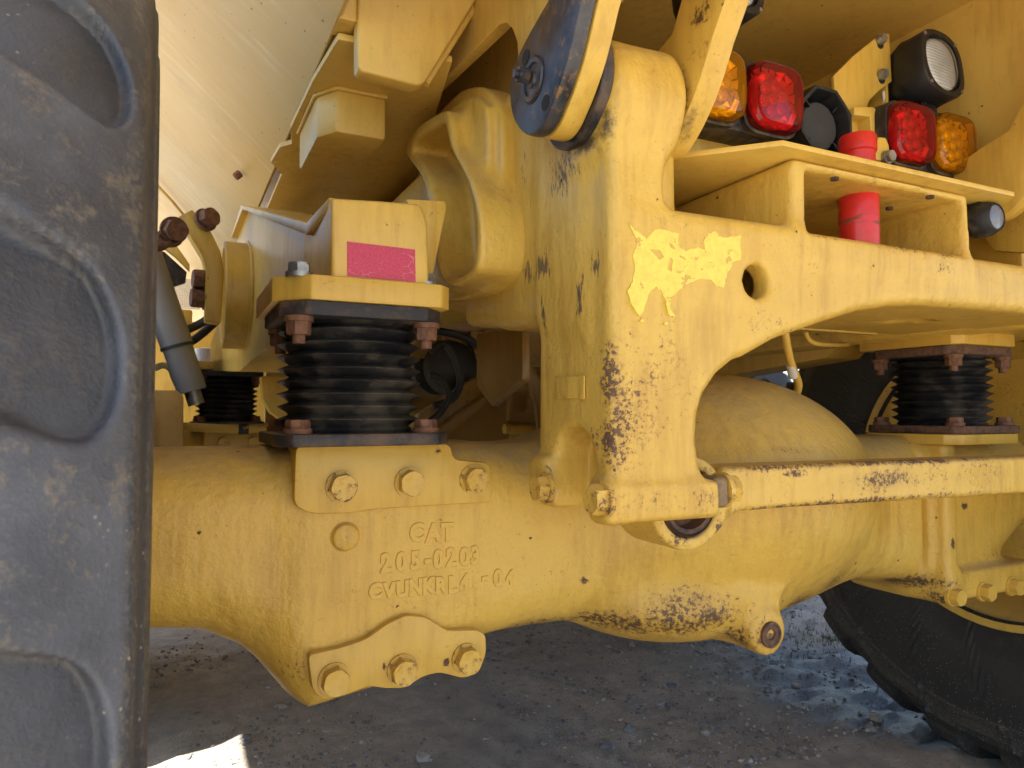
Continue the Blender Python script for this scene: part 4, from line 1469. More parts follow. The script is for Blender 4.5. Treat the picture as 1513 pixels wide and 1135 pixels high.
def tyre_mesh(R, half, name, ntheta=1200, opened=False):
    prof = []   # (x, r, tread weight)
    rim_r = 0.405
    for t in np.linspace(0, 1, 7):
        prof.append((half * (0.80 + 0.165 * math.sin(t * math.pi / 2)), rim_r + (R * 0.74 - rim_r) * t, 0.0))
    ridge = [(0.965, 0.775), (0.959, 0.80), (0.965, 0.806), (0.963, 0.820), (0.954, 0.828), (0.950, 0.86), (0.957, 0.866), (0.954, 0.880), (0.945, 0.886), (0.939, 0.905), (0.925, 0.922), (0.905, 0.94), (0.88, 0.956)]
    for i, (a, b) in enumerate(ridge):
        prof.append((half * a, R * b, 0.0 if i < 8 else (i - 7) * 0.12))
    us = list(np.linspace(0.93, 0.76, 26 if opened else 64)) + list(np.linspace(0.74, 0.0, 22))
    prof = [q for q in prof if q[0] / half > 0.935 or q[1] < R * 0.8]
    for u in us:
        e = max(0.0, (u - 0.55) / 0.385)
        prof.append((half * u, R * (1.0 - 0.075 * e ** 2.2), 1.0))
    full = prof + [(-x, r, w_) for x, r, w_ in prof[::-1][1:]]
    th = np.linspace(0, 2 * math.pi, ntheta, endpoint=False)
    V = np.zeros((len(full), ntheta, 3), np.float32)
    nl = 22
    for i, (x, r, w_) in enumerate(full):
        u = abs(x) / half
        ph = th * nl / (2 * math.pi) + (0.0 if x > 0 else 0.5) + 0.55 * (1 - u) ** 1.3 * (1 if x > 0 else 1)
        q = ((ph % 1.0) - 0.5) * 2 / 0.54            # pocket runs over |q| < 1
        e_u = 0.915 - 0.11 * (1 - np.sqrt(np.clip(1 - np.abs(q) ** 2.2, 0, 1)))
        if opened:
            e_u = np.full_like(th, 1.2)
        g = np.clip((1.0 - np.abs(q)) / 0.14, 0, 1) * np.clip((e_u - u) / 0.05, 0, 1)
        g = g * g * (3 - 2 * g)
        c = np.clip((u - 0.06) / 0.10, 0, 1)
        if opened:
            w_ = max(w_, min(1.0, max(0.0, (r / R - 0.86) / 0.04)))
        rr = r - (0.036 if opened else 0.018) * g * w_ * c
        if opened and r < 0.90 * R and r > 0.5 * R:
            l1 = np.abs(((th * 18 / (2 * math.pi) + r * 2.4) % 1.0) - 0.5) < 0.022
            x = x + np.where(l1, 0.006, 0.0) * (1 if x > 0 else -1)
        V[i, :, 0] = x
        V[i, :, 1] = rr * np.cos(th)
        V[i, :, 2] = rr * np.sin(th)
    n = len(full)
    ii, jj = np.meshgrid(np.arange(n - 1), np.arange(ntheta), indexing='ij')
    j2 = (jj + 1) % ntheta
    Fq = np.stack([ii * ntheta + jj, ii * ntheta + j2, (ii + 1) * ntheta + j2, (ii + 1) * ntheta + jj], -1).reshape(-1, 4)
    me = bpy.data.meshes.new(name)
    me.from_pydata(V.reshape(-1, 3).tolist(), [], Fq.tolist())
    me.shade_smooth()
    me.set_sharp_from_angle(angle=rad(50))
    return me


HALF = 0.30
tme = tyre_mesh(TR, HALF, 'tyre', 1700)
tme.materials.append(M['tyre'])
tme2 = tyre_mesh(TR, HALF, 'tyre_lugged', 720, True)
tme2.materials.append(M['tyre_far'])
M['rim'] = paint('rim_paint', cast=0.15, dust=0.3, chips=[((0, 0, 0), 0.6, 0.06)])
rim_me = lathe_me([(0.412, 0.255), (0.432, 0.262), (0.435, 0.25), (0.415, 0.235), (0.39, 0.20), (0.36, 0.06), (0.27, 0.05), (0.20, 0.09), (0.15, 0.09), (0.001, 0.09)], 'rim', 64, 'X', caps=False)
G_WH = 'truck wheels'


def wheel(x, y, label, me, rotx, right):
    t = thing('wheel', label, 'wheel', (x, y, GZ), G_WH)
    o = link('tyre', me, None, t, (x, y, AZ))
    o.rotation_euler = (rotx, 0, 0)
    r = link('rim', rim_me, M['rim'], t, (x, y, AZ))
    if right:
        r.rotation_euler = (0, 0, math.pi)
    return t


near = wheel(-0.020 - HALF, AY, 'big dusty tyre close up, filling the left edge', tme, 0.163, False)
near.rotation_euler = (0, 0, rad(1.5))
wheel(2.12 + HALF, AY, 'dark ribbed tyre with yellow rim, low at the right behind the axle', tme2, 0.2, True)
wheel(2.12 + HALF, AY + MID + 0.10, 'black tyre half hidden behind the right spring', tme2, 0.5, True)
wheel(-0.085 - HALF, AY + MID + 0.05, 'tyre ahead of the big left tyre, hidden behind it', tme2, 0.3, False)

# ================================================================== lamps on the deck


def rsq(hw, hh, p, n=48):
    """rounded square (superellipse)"""
    o_ = []
    for k in range(n):
        a = 2 * math.pi * k / n
        c, s = math.cos(a), math.sin(a)
        o_.append((hw * math.copysign(abs(c) ** (2 / p), c), hh * math.copysign(abs(s) ** (2 / p), s)))
    return o_


def loft(rings, name, cap0=True, cap1=True, smooth=40):
    """rings: list of (outline, y) in the X-Z plane"""
    bm = bmesh.new()
    rr = [[bm.verts.new((p[0], y, p[1])) for p in o_] for o_, y in rings]
    n = len(rr[0])
    for i in range(len(rr) - 1):
        for k in range(n):
            k2 = (k + 1) % n
            bm.faces.new((rr[i][k], rr[i][k2], rr[i + 1][k2], rr[i + 1][k]))
    if cap0:
        bm.faces.new(rr[0])
    if cap1:
        bm.faces.new(rr[-1][::-1])
    return finish(bm, name, smooth)


LH = 0.062
lens_me = loft([(rsq(LH, LH, 4.2), 0.0), (rsq(LH, LH, 4.2), -0.020), (rsq(LH * 0.98, LH * 0.98, 4.2), -0.028), (rsq(LH * 0.90, LH * 0.90, 4.0), -0.033), (rsq(LH * 0.87, LH * 0.87, 4.0), -0.0315), (rsq(LH * 0.84, LH * 0.84, 4.0), -0.0355), (rsq(LH * 0.5, LH * 0.5, 3.0), -0.040), (rsq(LH * 0.02, LH * 0.02, 2.0), -0.041)], 'lens', False, True)


def reflector_me():
    bm = bmesh.new()

    def tri_fan(cx, cz, rings, seg, a0=0.0):
        rr_ = []
        for r_, y_ in rings:
            rr_.append([bm.verts.new((cx + r_ * math.cos(a0 + 2 * math.pi * k / seg), y_, cz + r_ * math.sin(a0 + 2 * math.pi * k / seg))) for k in range(seg)])
        for i_ in range(len(rr_) - 1):
            for k in range(seg):
                bm.faces.new((rr_[i_][k], rr_[i_][(k + 1) % seg], rr_[i_ + 1][(k + 1) % seg], rr_[i_ + 1][k]))
        bm.faces.new(rr_[-1])
    for cx, cz in [(0, 0)] + [(0.0245 * math.cos(a), 0.0245 * math.sin(a)) for a in np.linspace(0.3, 0.3 + 2 * math.pi, 7)[:-1]]:
        tri_fan(cx, cz, [(0.0118, -0.016), (0.0095, -0.010), (0.0062, -0.006), (0.0042, -0.005), (0.0036, -0.010), (0.0015, -0.011)], 14)
    R_ = random.Random(3)
    n_ = 18
    for k in range(n_):
        for lay in (0, 1):
            a0, a1 = 2 * math.pi * (k + 0.06) / n_, 2 * math.pi * (k + 0.94) / n_

            def edge(a, f):
                c_, s_ = math.cos(a), math.sin(a)
                sq = 0.054 / (abs(c_) ** 4.2 + abs(s_) ** 4.2) ** (1 / 4.2)
                r_ = 0.0375 + (sq - 0.0375) * f
                return c_ * r_, s_ * r_
            f0, f1 = (0.0, 0.47) if lay == 0 else (0.53, 1.0)
            t0, t1 = R_.uniform(-0.004, 0.004), R_.uniform(-0.004, 0.004)
            q_ = [edge(a0, f0), edge(a1, f0), edge(a1, f1), edge(a0, f1)]
            ys = [-0.013 + t0, -0.013 - t0, -0.014 - t1, -0.014 + t1]
            bm.faces.new([bm.verts.new((x_, y_, z_)) for (x_, z_), y_ in zip(q_, ys)])
    tri_fan(0, 0, [(0.054, -0.0035), (0.03, -0.0035)], 24)
    return finish(bm, 'reflector', 0)


refl_me = reflector_me()
led_me = lathe_me([(0.0045, 0.0), (0.0045, -0.002), (0.002, -0.005), (0.0005, -0.0055)], 'diode', 12, 'Y')
LY, LZ = 0.955, 1.572


def lamp_cluster(x_red, x_amber, label):
    xm = (x_red + x_amber) / 2
    t = thing('tail_lamp', label, 'tail lamp', (xm, LY + 0.05, 1.413), 'tail lamp pairs on the deck')
    hw = abs(x_red - x_amber) / 2 + LH + 0.006
    hm = link('housing', loft([(rsq(hw * 0.93, LH * 0.92, 5), 0.075), (rsq(hw, LH + 0.006, 6), 0.060), (rsq(hw, LH + 0.006, 6), 0.012), (rsq(hw * 0.985, LH + 0.002, 6), 0.003)], 'housing'), M['lamp_black'], t, (xm, LY, LZ))
    for x, mk, nm, lb in ((x_red, 'red_lens', 'lens', 'red stop lamp lens'), (x_amber, 'amber_lens', 'lens', 'amber turn lamp lens')):
        l = link(nm, lens_me.copy(), M[mk], t, (x, LY, LZ), label=lb)
        link('reflector', refl_me, M['reflector'], l, (x, LY, LZ))
        link('gasket', loft([(rsq(LH + 0.005, LH + 0.005, 4.2), 0.004), (rsq(LH + 0.005, LH + 0.005, 4.2), -0.008), (rsq(LH + 0.0005, LH + 0.0005, 4.2), -0.009), (rsq(LH + 0.0005, LH + 0.0005, 4.2), 0.004)], 'gasket', False, False), M['lamp_black'], l, (x, LY, LZ))
        for a, b in [(0, 0)] + [(0.026 * math.cos(q), 0.026 * math.sin(q)) for q in np.linspace(0, 2 * math.pi, 7)[:-1]]:
            pass
    box('mount_bracket', xm - 0.08, xm + 0.08, LY + 0.055, LY + 0.075, 1.4128, LZ, M['ypaint'], t, 0.003)
    return t


lamp_cluster(0.975, 0.838, 'amber and red tail lamp pair beside the hinge ear')
lamp_cluster(1.352, 1.487, 'red and amber tail lamp pair at right below the work lamp')
box('deck_rail', 0.70, 1.60, 1.035, 1.05, 1.4128, 1.455, M['ypaint'], FRAME, 0.003)


def alarm(x, y, z, r, label):
    t = thing('reversing_alarm', label, 'alarm', (x, y + 0.05, 1.413), 'round black alarms on the deck')

    def octo(k):
        return [(k * math.cos(a), k * math.sin(a)) for a in (math.pi / 8 + 2 * math.pi * i / 32 for i in range(32))]

    def oct8(k):
        o_ = []
        for i in range(32):
            a = 2 * math.pi * i / 32
            q = (a + math.pi / 8) % (math.pi / 4) - math.pi / 8
            o_.append((k * math.cos(a) * 0.96 / math.cos(q) ** 0.9, k * math.sin(a) * 0.96 / math.cos(q) ** 0.9))
        return o_
    link('housing', loft([(oct8(r * 0.9), 0.095), (oct8(r * 0.98), 0.07), (oct8(r), 0.004), (oct8(r * 0.985), 0.0), (oct8(r * 0.90), 0.0), (oct8(r * 0.87), 0.004), (oct8(r * 0.80), 0.045)], 'housing'), M['black_plastic'], t, (x, y, z))
    link('cone', lathe_me([(r * 0.66, 0.044), (r * 0.66, 0.022), (r * 0.62, 0.018), (r * 0.001, 0.014)], 'cone', 40, 'Y', caps=False), M['grey_disc'], t, (x, y, z))
    for i in range(4):
        a = math.pi / 4 + i * math.pi / 2
        link('rib', finish(box_bm(-0.0015, 0.0015, 0.012, 0.044, r * 0.60, r * 0.86, 0), 'rib'), M['black_plastic'], t, (x, y, z), Quaternion((0, 1, 0), a))
    box('foot', x - r * 0.8, x + r * 0.8, y + 0.01, y + 0.09, 1.4128, z - r * 0.8, M['black_plastic'], t, 0.003)
    return t


alarm(1.118, 0.945, 1.556, 0.072, 'octagonal black reversing alarm between the two tail lamp pairs')
alarm(1.577, 0.955, 1.530, 0.042, 'small black round alarm behind the right amber lens')


def ribbed():
    N = NT('ribbed_lamp_glass')
    sep = N.n('SeparateXYZ')
    N.put(sep.inputs[0], N.obj())
    wv = N.math('SINE', N.math('MULTIPLY', sep.outputs[2], 900))
    c_ = N.mix(N.ramp(N.noise(25, 3), 0.35, 0.7), (0.95, 0.95, 0.93), (0.78, 0.79, 0.78))
    return N.set(c_, 0.25, 0.0, N.bump(wv, 0.5, 0.002))


M['ribbed'] = ribbed()


def work_lamp(x, y, z, yaw, label):
    t = thing('work_lamp', label, 'work lamp', (x, y, z), 'black work lamps')
    t.rotation_mode = 'XYZ'
    t.rotation_euler = (rad(-6), 0, yaw)
    h = 0.074

    def lk(name, me, mat, parent=t):
        o = bpy.data.objects.new(name, me)
        COL.objects.link(o)
        if not me.materials:
            me.materials.append(mat)
        o.parent = parent
        WL[o.name] = Vector()
        return o
    sh = lk('shell', loft([(rsq(h * 0.45, h * 0.5, 3), 0.105), (rsq(h * 0.72, h * 0.78, 3.2), 0.085), (rsq(h * 0.93, h * 0.95, 4), 0.035), (rsq(h, h, 2.6), 0.020), (rsq(h, h, 2.6), -0.012), (rsq(h * 0.97, h * 0.97, 2.6), -0.016), (rsq(h * 0.80, h * 0.84, 2.3), -0.016), (rsq(h * 0.76, h * 0.76, 4), -0.008)], 'shell'), M['black_plastic'])
    lens = lk('lens', loft([(rsq(h * 0.72, h * 0.77, 2.4), -0.011), (rsq(h * 0.66, h * 0.70, 2.4), -0.0165), (rsq(h * 0.02, h * 0.02, 2), -0.020)], 'lens', False, True), M['clear_lens'])
    rf = lk('reflector', loft([(rsq(h * 0.71, h * 0.76, 2.4), -0.0092), (rsq(h * 0.5, h * 0.5, 2.6), -0.0115), (rsq(h * 0.02, h * 0.02, 2), -0.0125)], 'reflector', False, True), M['ribbed'], lens)
    for i in range(0):
        zz = (i - 6) * 0.0085
        w_ = h * 0.70 * (1 - abs(zz / (h * 0.80)) ** 4) ** 0.25
        lk('rib', finish(box_bm(-w_, w_, -0.0165, -0.0125, zz - 0.0026, zz + 0.0026, 0.001, 1), 'rib'), M['clear_lens'], lens)
    for sx, sz_ in ((-0.86, -0.86), (0.86, -0.86), (0.86, 0.86), (-0.86, 0.86)):
        o = lk('screw', lathe_me([(0.004, -0.015), (0.004, -0.018), (0.001, -0.0185)], 'screw', 12, 'Y'), M['zinc'], sh)
        o.location = (sx * h * 0.84, 0, sz_ * h * 0.84)
    ft = lk('foot', finish(box_bm(-0.022, 0.022, 0.02, 0.06, -h - 0.034, -h + 0.006, 0.004), 'foot'), M['black_plastic'])
    for i in range(5):
        lk('fin', finish(box_bm(-0.026, 0.026, 0.024 + i * 0.008, 0.027 + i * 0.008, -h - 0.03, -h + 0.002, 0.0005), 'fin'), M['black_plastic'], ft)
    return t


wl1 = work_lamp(1.447, 0.945, 1.735, rad(3), 'black work lamp with clear lens on a yellow bracket above the right tail lamps')
wl2 = work_lamp(0.868, 0.93, 1.765, rad(10), 'black work lamp mostly hidden behind the hinge ear')
# bracket of the work lamp
BRK = thing('lamp_bracket', 'yellow lamp bracket plate with slotted bolts beside the work lamp', 'bracket', (1.33, 1.05, 1.413))
bk = [(1237, 175), (1232, 112), (1262, 82), (1303, 49), (1314, 50), (1318, 120), (1300, 133), (1285, 148), (1270, 190), (1266, 215), (1240, 215)]
slab('plate', XZ(bk, 1.0), 'Y', 1.0, 1.008, M['ypaint'], BRK, 0.0015)
box('angle_plate', P(1314, 60, y=1.0).x - 0.002, P(1314, 60, y=1.0).x + 0.006, 1.009, 1.06, 1.60, 1.80, M['ypaint'], BRK, 0.001)
for px, py in ((1302, 58), (1304, 110)):
    q = P(px, py, y=0.995)
    link('slot', lathe_me([(0.010, 0.0), (0.010, -0.001), (0.0005, -0.001)], 'slot', 20, 'Y'), M['hole_shade'], BRK, (q.x + 0.003, 1.0, q.z - 0.008))  # dark disc painted as the shade inside the slot
    bolt(BRK, (q.x, 0.996, q.z), (0, -1, 0), 0.017, 0.010, M['zinc'])
q0_ = P(1305, 135, y=1.01)
WR = link('wire', tube_me([q0_, q0_ + Vector((0.01, 0.01, -0.03)), q0_ + Vector((-0.03, 0.02, -0.06)), q0_ + Vector((-0.06, 0.03, -0.065))], 0.003, 'wire', 8), M['white'], BRK)
# clevis strap beside the tow pin
CL = thing('pin_keeper', 'yellow bent keeper strap with a bolt beside the red pin', 'strap', (1.26, 0.93, 1.413))
st_ = XZ([(1294, 236), (1293, 212), (1299, 202), (1309, 203), (1314, 214), (1316, 240)], 0.90)
slab('strap', st_, 'Y', 0.90, 0.935, M['ypaint'], CL, 0.003)
q = P(1312, 232, y=0.895)
bolt(CL, (q.x, 0.897, q.z), (0, -1, 0), 0.02, 0.012, M['zinc'])
slab('strap', XZ([(1262, 158), (1290, 158), (1300, 165), (1300, 205), (1288, 205), (1286, 172), (1262, 170)], 0.97), 'Y', 0.97, 1.02, M['ypaint'], CL, 0.002)

# ================================================================== tow pin
px_ = P(1269, 312, y=0.872)
TP = thing('tow_pin', 'bright red tow pin dropped through the deck into the tow box', 'tow pin', (px_.x, 0.872, 1.28))
link('shaft', lathe_me([(0.030, 1.255), (0.0335, 1.262), (0.0335, 1.398), (0.032, 1.4030)], 'shaft', 40, 'Z'), M['tow_red'], TP, (px_.x, 0.872, 0))
link('head', lathe_me([(0.029, 1.413), (0.029, 1.468), (0.032, 1.471), (0.032, 1.496), (0.030, 1.500), (0.024, 1.5005), (0.022, 1.494), (0.001, 1.494)], 'head', 40, 'Z'), M['tow_red'], TP, (px_.x, 0.872, 0))

# ================================================================== rear view camera
cq = P(1466, 322, y=0.81)
RC = thing('rear_camera', 'small black reversing camera hanging under the deck end', 'camera', (cq.x, 0.82, cq.z))
box('mount', cq.x - 0.024, cq.x + 0.024, 0.815, 0.865, cq.z + 0.018, 1.403, M['black_plastic'], RC, 0.006)
link('body', lathe_me([(0.010, 0.868), (0.024, 0.860), (0.032, 0.843), (0.034, 0.828), (0.032, 0.815), (0.027, 0.802), (0.024, 0.800), (0.0225, 0.803), (0.022, 0.806)], 'body', 40, 'Y'), M['lamp_black'], RC, (cq.x, 0, cq.z))
link('lens', lathe_me([(0.0225, 0.806), (0.0225, 0.802), (0.016, 0.799), (0.0005, 0.7975)], 'lens', 32, 'Y', caps=False), simple('camera_glass', (0.16, 0.19, 0.25), 0.12, 0, 0.3, 60, 0.05), RC, (cq.x, 0, cq.z))

# ================================================================== hose to the axle breather
h0 = P(1160, 495, y=1.18)
h1 = P(1168, 535, y=1.20)
h2 = P(1180, 570, y=1.24)
HS = thing('breather_hose', 'thin yellow hose with a white tag dropping behind the arch', 'hose', h2)
hs = link('hose', tube_me([h0 + Vector((0, 0, 0.04)), h0, h1, h2, h2 - Vector((0, -0.02, 0.03))], 0.0095, 'hose', 12), M['ypaint'], HS)
link('tag_sleeve', tube_me([P(1168, 538, y=1.205), P(1172, 556, y=1.22)], 0.0112, 'tag_sleeve', 14, sub=1), M['white'], HS)
pp = [P(1190, 490, y=1.22), P(1196, 503, y=1.23), P(1215, 509, y=1.25), P(1260, 510, y=1.4)]
tag(link('brake_pipe', tube_me(pp, 0.006, 'brake_pipe', 10), M['ypaint']), 'thin yellow pipe bent along the underside of the arch', 'pipe')

# ================================================================== clutter ahead, seen through the gaps
CYL = thing('hydraulic_cylinder', 'dark grey hydraulic cylinder slanting beside the big left tyre', 'hydraulic cylinder', P(285, 585, y=2.55))
ca, cb_, cc = P(205, 350, y=2.55), P(262, 512, y=2.55), P(284, 578, y=2.55)
link('barrel', tube_me([ca, cb_], 0.050, 'barrel', 28, sub=1), M['grey_cyl'], CYL)
link('gland', tube_me([cb_ + (cc - cb_) * 0.02, cc], 0.046, 'gland', 28, sub=1), M['grey_cyl'], CYL)
link('wiper_ring', tube_me([cb_ - (cc - cb_) * 0.03, cb_ + (cc - cb_) * 0.03], 0.052, 'wiper_ring', 28, sub=1), M['hose'], CYL)
link('rod', tube_me([cc, cc + (cc - cb_) * 0.3], 0.026, 'rod', 20, sub=1), M['zinc'], CYL)

STP = thing('retaining_strap', 'curved yellow retaining strap with rusty bolts left of the beam pivot', 'strap', P(310, 480, y=2.0))
stp = [(263, 320), (284, 309), (312, 343), (326, 372), (331, 400), (326, 478), (302, 474), (304, 400), (298, 378)]
slab('strap', XZ(stp, 2.0), 'Y', 2.0, 2.06, M['ypaint'], STP, 0.004)
q = P(304, 324, y=1.99)
bolt(STP, (q.x, 1.998, q.z), (0.5, -0.8, 0.2), 0.045, 0.03, M['steel_rust'])
for px, py in ((291, 410), (288, 438)):
    q = P(px, py, y=2.0)
    bolt(STP, (q.x + 0.025, 2.03, q.z), (-1, -0.15, 0), 0.045, 0.035, M['steel_rust'], 'bolt', True)
CH = thing('shackle_chain', 'rusty shackle and chain links at the tip of the retaining strap', 'chain', P(255, 345, y=1.97))
for i, (px, py) in enumerate(((262, 342), (250, 352), (240, 357), (230, 358))):
    q = P(px, py, y=1.96 + 0.004 * i)
    bm = bmesh.new()
    me = tube_me([q + Vector((0.024 * math.cos(a) * (1 if i % 2 else 0.8), (0.0 if i % 2 else 0.012 * math.sin(a)), 0.016 * math.sin(a) * (1 if i % 2 else 0.7))) for a in np.linspace(0, 2 * math.pi, 13)], 0.008, 'chain_link', 10, sub=2)
    link('chain_link', me, M['steel_rust'], CH)
q = P(257, 340, y=1.965)
bolt(CH, q, (0.3, -0.9, -0.2), 0.05, 0.03, M['steel_rust'], 'shackle_bolt')

# grating and panels of the tractor unit ahead, in the sun
TRC = thing('tractor_unit', 'sunlit yellow tractor unit and grating glimpsed ahead at far left', 'tractor unit', (0.5, 5.4, 0.6))
M['bright'] = paint('tractor_paint', cast=0.1, dust=0.4)
box('fender', -0.55, 0.9, 5.2, 5.5, 0.35, 1.62, M['bright'], TRC, 0.03)
box('hood', 0.2, 2.4, 5.5, 6.2, 0.9, 2.3, M['bright'], TRC, 0.03)
gz0, gz1 = P(260, 455, y=4.4).z, P(260, 412, y=4.4).z
gx0, gx1 = P(232, 430, y=4.4).x, P(295, 430, y=4.4).x
gr_bm = bmesh.new()
for i in range(26):
    for k in (0, 1):
        if k == 0:
            x = gx0 + (gx1 - gx0) * i / 25
            m_ = box_bm(x - 0.0022, x + 0.0022, 4.40, 4.405, gz0, gz1, 0)
        else:
            if i > 16:
                continue
            z = gz0 + (gz1 - gz0) * i / 16
            m_ = box_bm(gx0, gx1, 4.4005, 4.4045, z - 0.0022, z + 0.0022, 0)
        tmp = bpy.data.meshes.new('t')
        m_.to_mesh(tmp)
        m_.free()
        gr_bm.from_mesh(tmp)
        bpy.data.meshes.remove(tmp)
link('grating', finish(gr_bm, 'grating', 0), M['white'], TRC)
q = P(254, 470, y=4.2)
box('step_block', q.x - 0.12, q.x + 0.10, 4.2, 4.4, P(254, 490, y=4.2).z, P(254, 456, y=4.2).z, M['bright'], TRC, 0.01)
q = P(310, 505, y=4.0)
link('filler_cap', lathe_me([(0.05, -0.06), (0.05, 0.05), (0.03, 0.055)], 'filler_cap', 28, 'Z'), M['white'], TRC, P(303, 530, y=4.0))

BLK = thing('mud_flap', 'black rubber flap hanging behind the shackle chain', 'mud flap', P(250, 420, y=2.9))
slab('flap', XZ([(225, 368), (243, 372), (276, 402), (274, 418), (250, 426), (225, 424)], 2.9), 'Y', 2.9, 2.915, M['black_plate'], BLK, 0.002)
slab('edge_strip', XZ([(225, 340), (262, 366), (280, 392), (280, 402), (258, 380), (225, 355)], 2.88), 'Y', 2.86, 2.89, M['ypaint'], BLK, 0.002)

for i, (pts, r_, lab) in enumerate((
        ([(318, 462), (300, 476), (275, 488), (240, 502)], 0.014, 'upper black hydraulic hose running left behind the pivot collar'),
        ([(318, 476), (300, 492), (282, 505), (250, 520)], 0.014, 'lower black hydraulic hose running left behind the pivot collar'))):
    me = tube_me([P(a, b, y=2.6 + 0.05 * i) for a, b in pts], r_, 'hydraulic_hose', 12)
    tag(link('hydraulic_hose', me, M['hose']), lab, 'hose', 'hoses behind the pivot collar')
PI_ = thing('brake_line', 'yellow steel pipe with dark sleeve along the forward axle', 'pipe', P(330, 640, y=2.75))
link('pipe', tube_me([P(240, 590, y=2.95), P(262, 612, y=2.9), P(264, 628, y=2.85), P(280, 631, y=2.8), P(345, 634, y=2.75), P(400, 632, y=2.75), P(430, 634, y=2.75)], 0.016, 'pipe', 14), M['ypaint'], PI_)
link('sleeve', tube_me([P(352, 634, y=2.75), P(367, 634, y=2.75)], 0.0195, 'sleeve', 16, sub=1), M['hose'], PI_)
VB = thing('valve_block', 'yellow plate upright beside the big left tyre below the cylinder', 'plate', P(248, 660, y=2.4))
slab('plate', XZ([(215, 576), (262, 577), (271, 586), (271, 664), (215, 664)], 2.45), 'Y', 2.45, 2.50, paint('valve_plate_paint', base=(0.42, 0.25, 0.06), cast=0.2, chip=0.03), VB, 0.003)
for (pts, r_, lab) in (([(228, 545), (240, 540), (252, 545), (258, 560), (268, 580)], 0.012, 'thin pale pipe elbow below the grey cylinder'),):
    tag(link('pipe_elbow', tube_me([P(a, b, y=2.9) for a, b in pts], r_, 'pipe_elbow', 12), M['white']), lab, 'pipe')
HG = thing('hanger_plate', 'curved yellow hanger plate between the two left springs', 'plate', P(415, 630, y=2.4))
slab('plate', XZ([(386, 556), (435, 556), (470, 556), (470, 640), (425, 628), (400, 610), (388, 590)], 2.3), 'Y', 2.3, 2.36, M['ypaint'], HG, 0.004)

# inside the frame, in deep shade
XB = thing('cross_member', 'shaded yellow frame cross tube behind the drop leg', 'cross member', (1.1, 2.3, 1.2))
link('tube', lathe_me([(0.13, 0.70), (0.13, 1.50)], 'tube', 40, 'X'), M['yshade'], XB, (0, 2.3, 1.30))
box('gap_blocker', 0.40, 2.6, 3.6, 3.64, 0.30, 1.93, M['yshade'], XB, 0.004)  # plate added to close bright gaps to the sky behind
slab('web_plate', YZ([(640, 490), (700, 480), (700, 560), (660, 600), (640, 570)], 0.60), 'X', 0.72, 0.74, M['yshade'], XB, 0.003)
DS = thing('stay_bar', 'flat brown stay bar slanting down behind the drop leg', 'bar', P(800, 610, y=1.9))
bar_px = [(737, 485), (748, 480), (775, 520), (795, 555), (805, 600), (808, 650), (797, 650), (792, 602), (780, 565), (760, 532)]
slab('bar', XZ(bar_px, 1.75), 'Y', 1.75, 1.765, M['yshade'], DS, 0.002)
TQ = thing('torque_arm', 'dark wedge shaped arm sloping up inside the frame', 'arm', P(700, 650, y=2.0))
slab('arm', XZ([(610, 640), (620, 612), (705, 556), (800, 556), (800, 575), (755, 580), (752, 655), (610, 660)], 2.0), 'Y', 2.0, 2.04, M['yshade'], TQ, 0.004)
slab('arm_flange', XZ([(610, 662), (722, 580), (755, 578), (757, 585), (727, 588), (640, 664)], 1.95), 'Y', 1.94, 1.99, M['yshade'], TQ, 0.003)
DW = thing('drive_shaft', 'dark drive shaft joint half hidden behind the big spring', 'drive shaft', P(660, 560, y=2.2))
link('yoke', lathe_me([(0.03, -0.12), (0.08, -0.10), (0.09, -0.06), (0.05, -0.04), (0.05, 0.04), (0.085, 0.05), (0.085, 0.08), (0.045, 0.1), (0.045, 0.9)], 'yoke', 28, 'Y'), M['hose'], DW, P(655, 545, y=2.2))
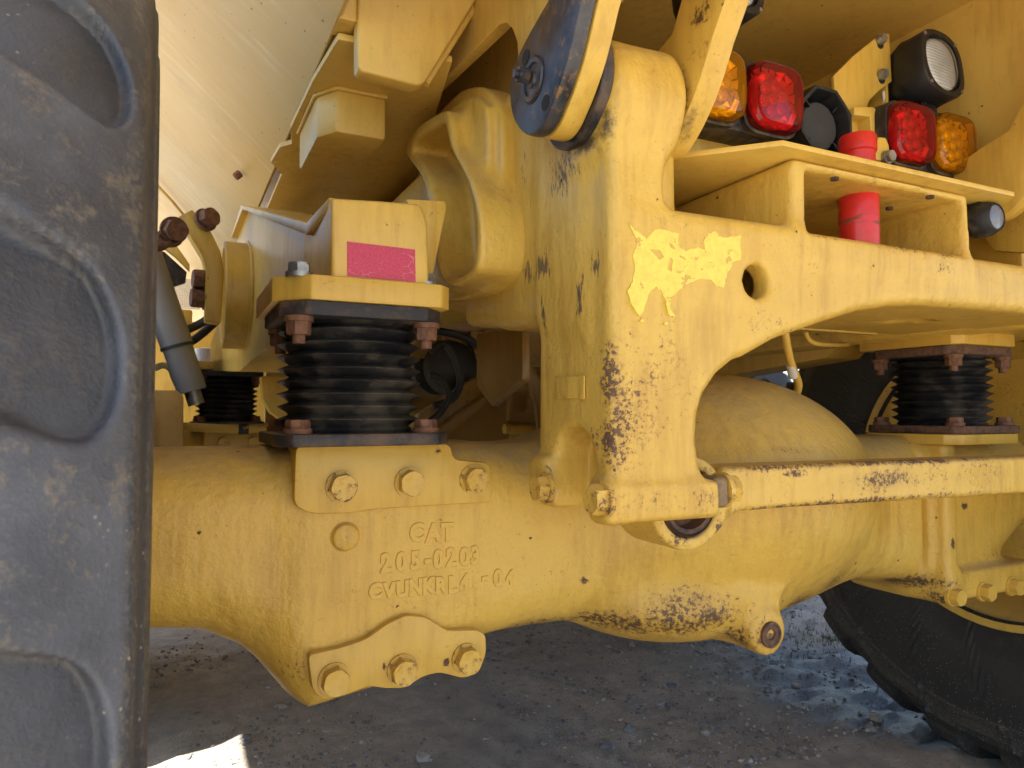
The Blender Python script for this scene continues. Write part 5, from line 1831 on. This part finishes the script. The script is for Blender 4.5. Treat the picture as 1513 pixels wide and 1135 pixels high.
for px, py, px2, py2 in ((668, 490, 674, 548), (726, 488, 712, 545), (705, 490, 708, 540)):
    a, b = P(px, py, y=2.15), P(px2, py2, y=2.15)
    bm = extrude([(a.x - 0.03, a.z), (a.x + 0.03, a.z), (b.x + 0.01, b.z), (b.x - 0.01, b.z)], 'Y', 2.14, 2.19, 0.003)
    link('flange_lug', finish(bm, 'flange_lug'), M['yshade'], DW)
WN = thing('window_plate', 'dark brown plate with a rounded opening low behind the drop leg', 'plate', P(780, 650, y=1.8))
slab('plate', XZ([(752, 560), (812, 556), (812, 625), (752, 622)], 1.85), 'Y', 1.85, 1.87, M['yshade'], WN, 0.002, holes=[XZ(rounded([(759, 568), (790, 566), (778, 608), (758, 610)], 6, 2), 1.85)])
link('pipe', tube_me([P(745, 634, y=1.8), P(790, 636, y=1.8), P(812, 630, y=1.8)], 0.014, 'pipe', 12), M['ypaint'], WN)

hose_runs = (
    ([(636, 520), (655, 508), (672, 530), (680, 565), (668, 590), (640, 600)], 1.9, 0.011, 'black hose looping behind the right side of the big spring'),
    ([(634, 555), (650, 560), (664, 585), (650, 610), (636, 622)], 1.75, 0.009, 'short black hose curling low behind the big spring'),
    ([(640, 488), (690, 500), (720, 530), (728, 570), (715, 600)], 2.05, 0.012, 'long dark hose hanging across the frame opening'))
for pts, yy, r_, lab in hose_runs:
    tag(link('hydraulic_hose', tube_me([P(p_, q_, y=yy) for p_, q_ in pts], r_, 'hydraulic_hose', 12), M['hose']), lab, 'hose', 'hoses inside the frame opening')
k0 = Vector((1.43, 1.03, 1.64))
tag(link('lamp_cable', tube_me([k0, k0 + Vector((-0.05, 0.03, -0.06)), k0 + Vector((-0.13, 0.02, -0.10)), k0 + Vector((-0.19, 0.03, -0.19)), k0 + Vector((-0.26, 0.03, -0.222))], 0.005, 'lamp_cable', 10), M['hose']), 'thin black cable from the work lamp down to the deck', 'cable', 'lamp cables')
k1 = Vector((0.905, 1.03, 1.545))
tag(link('lamp_cable', tube_me([k1, k1 + Vector((0.05, 0.03, -0.05)), k1 + Vector((0.13, 0.02, -0.115)), k1 + Vector((0.20, 0.0, -0.126)), k1 + Vector((0.26, 0.01, -0.126))], 0.005, 'lamp_cable', 10), M['hose']), 'thin black cable behind the left tail lamps along the deck', 'cable', 'lamp cables')
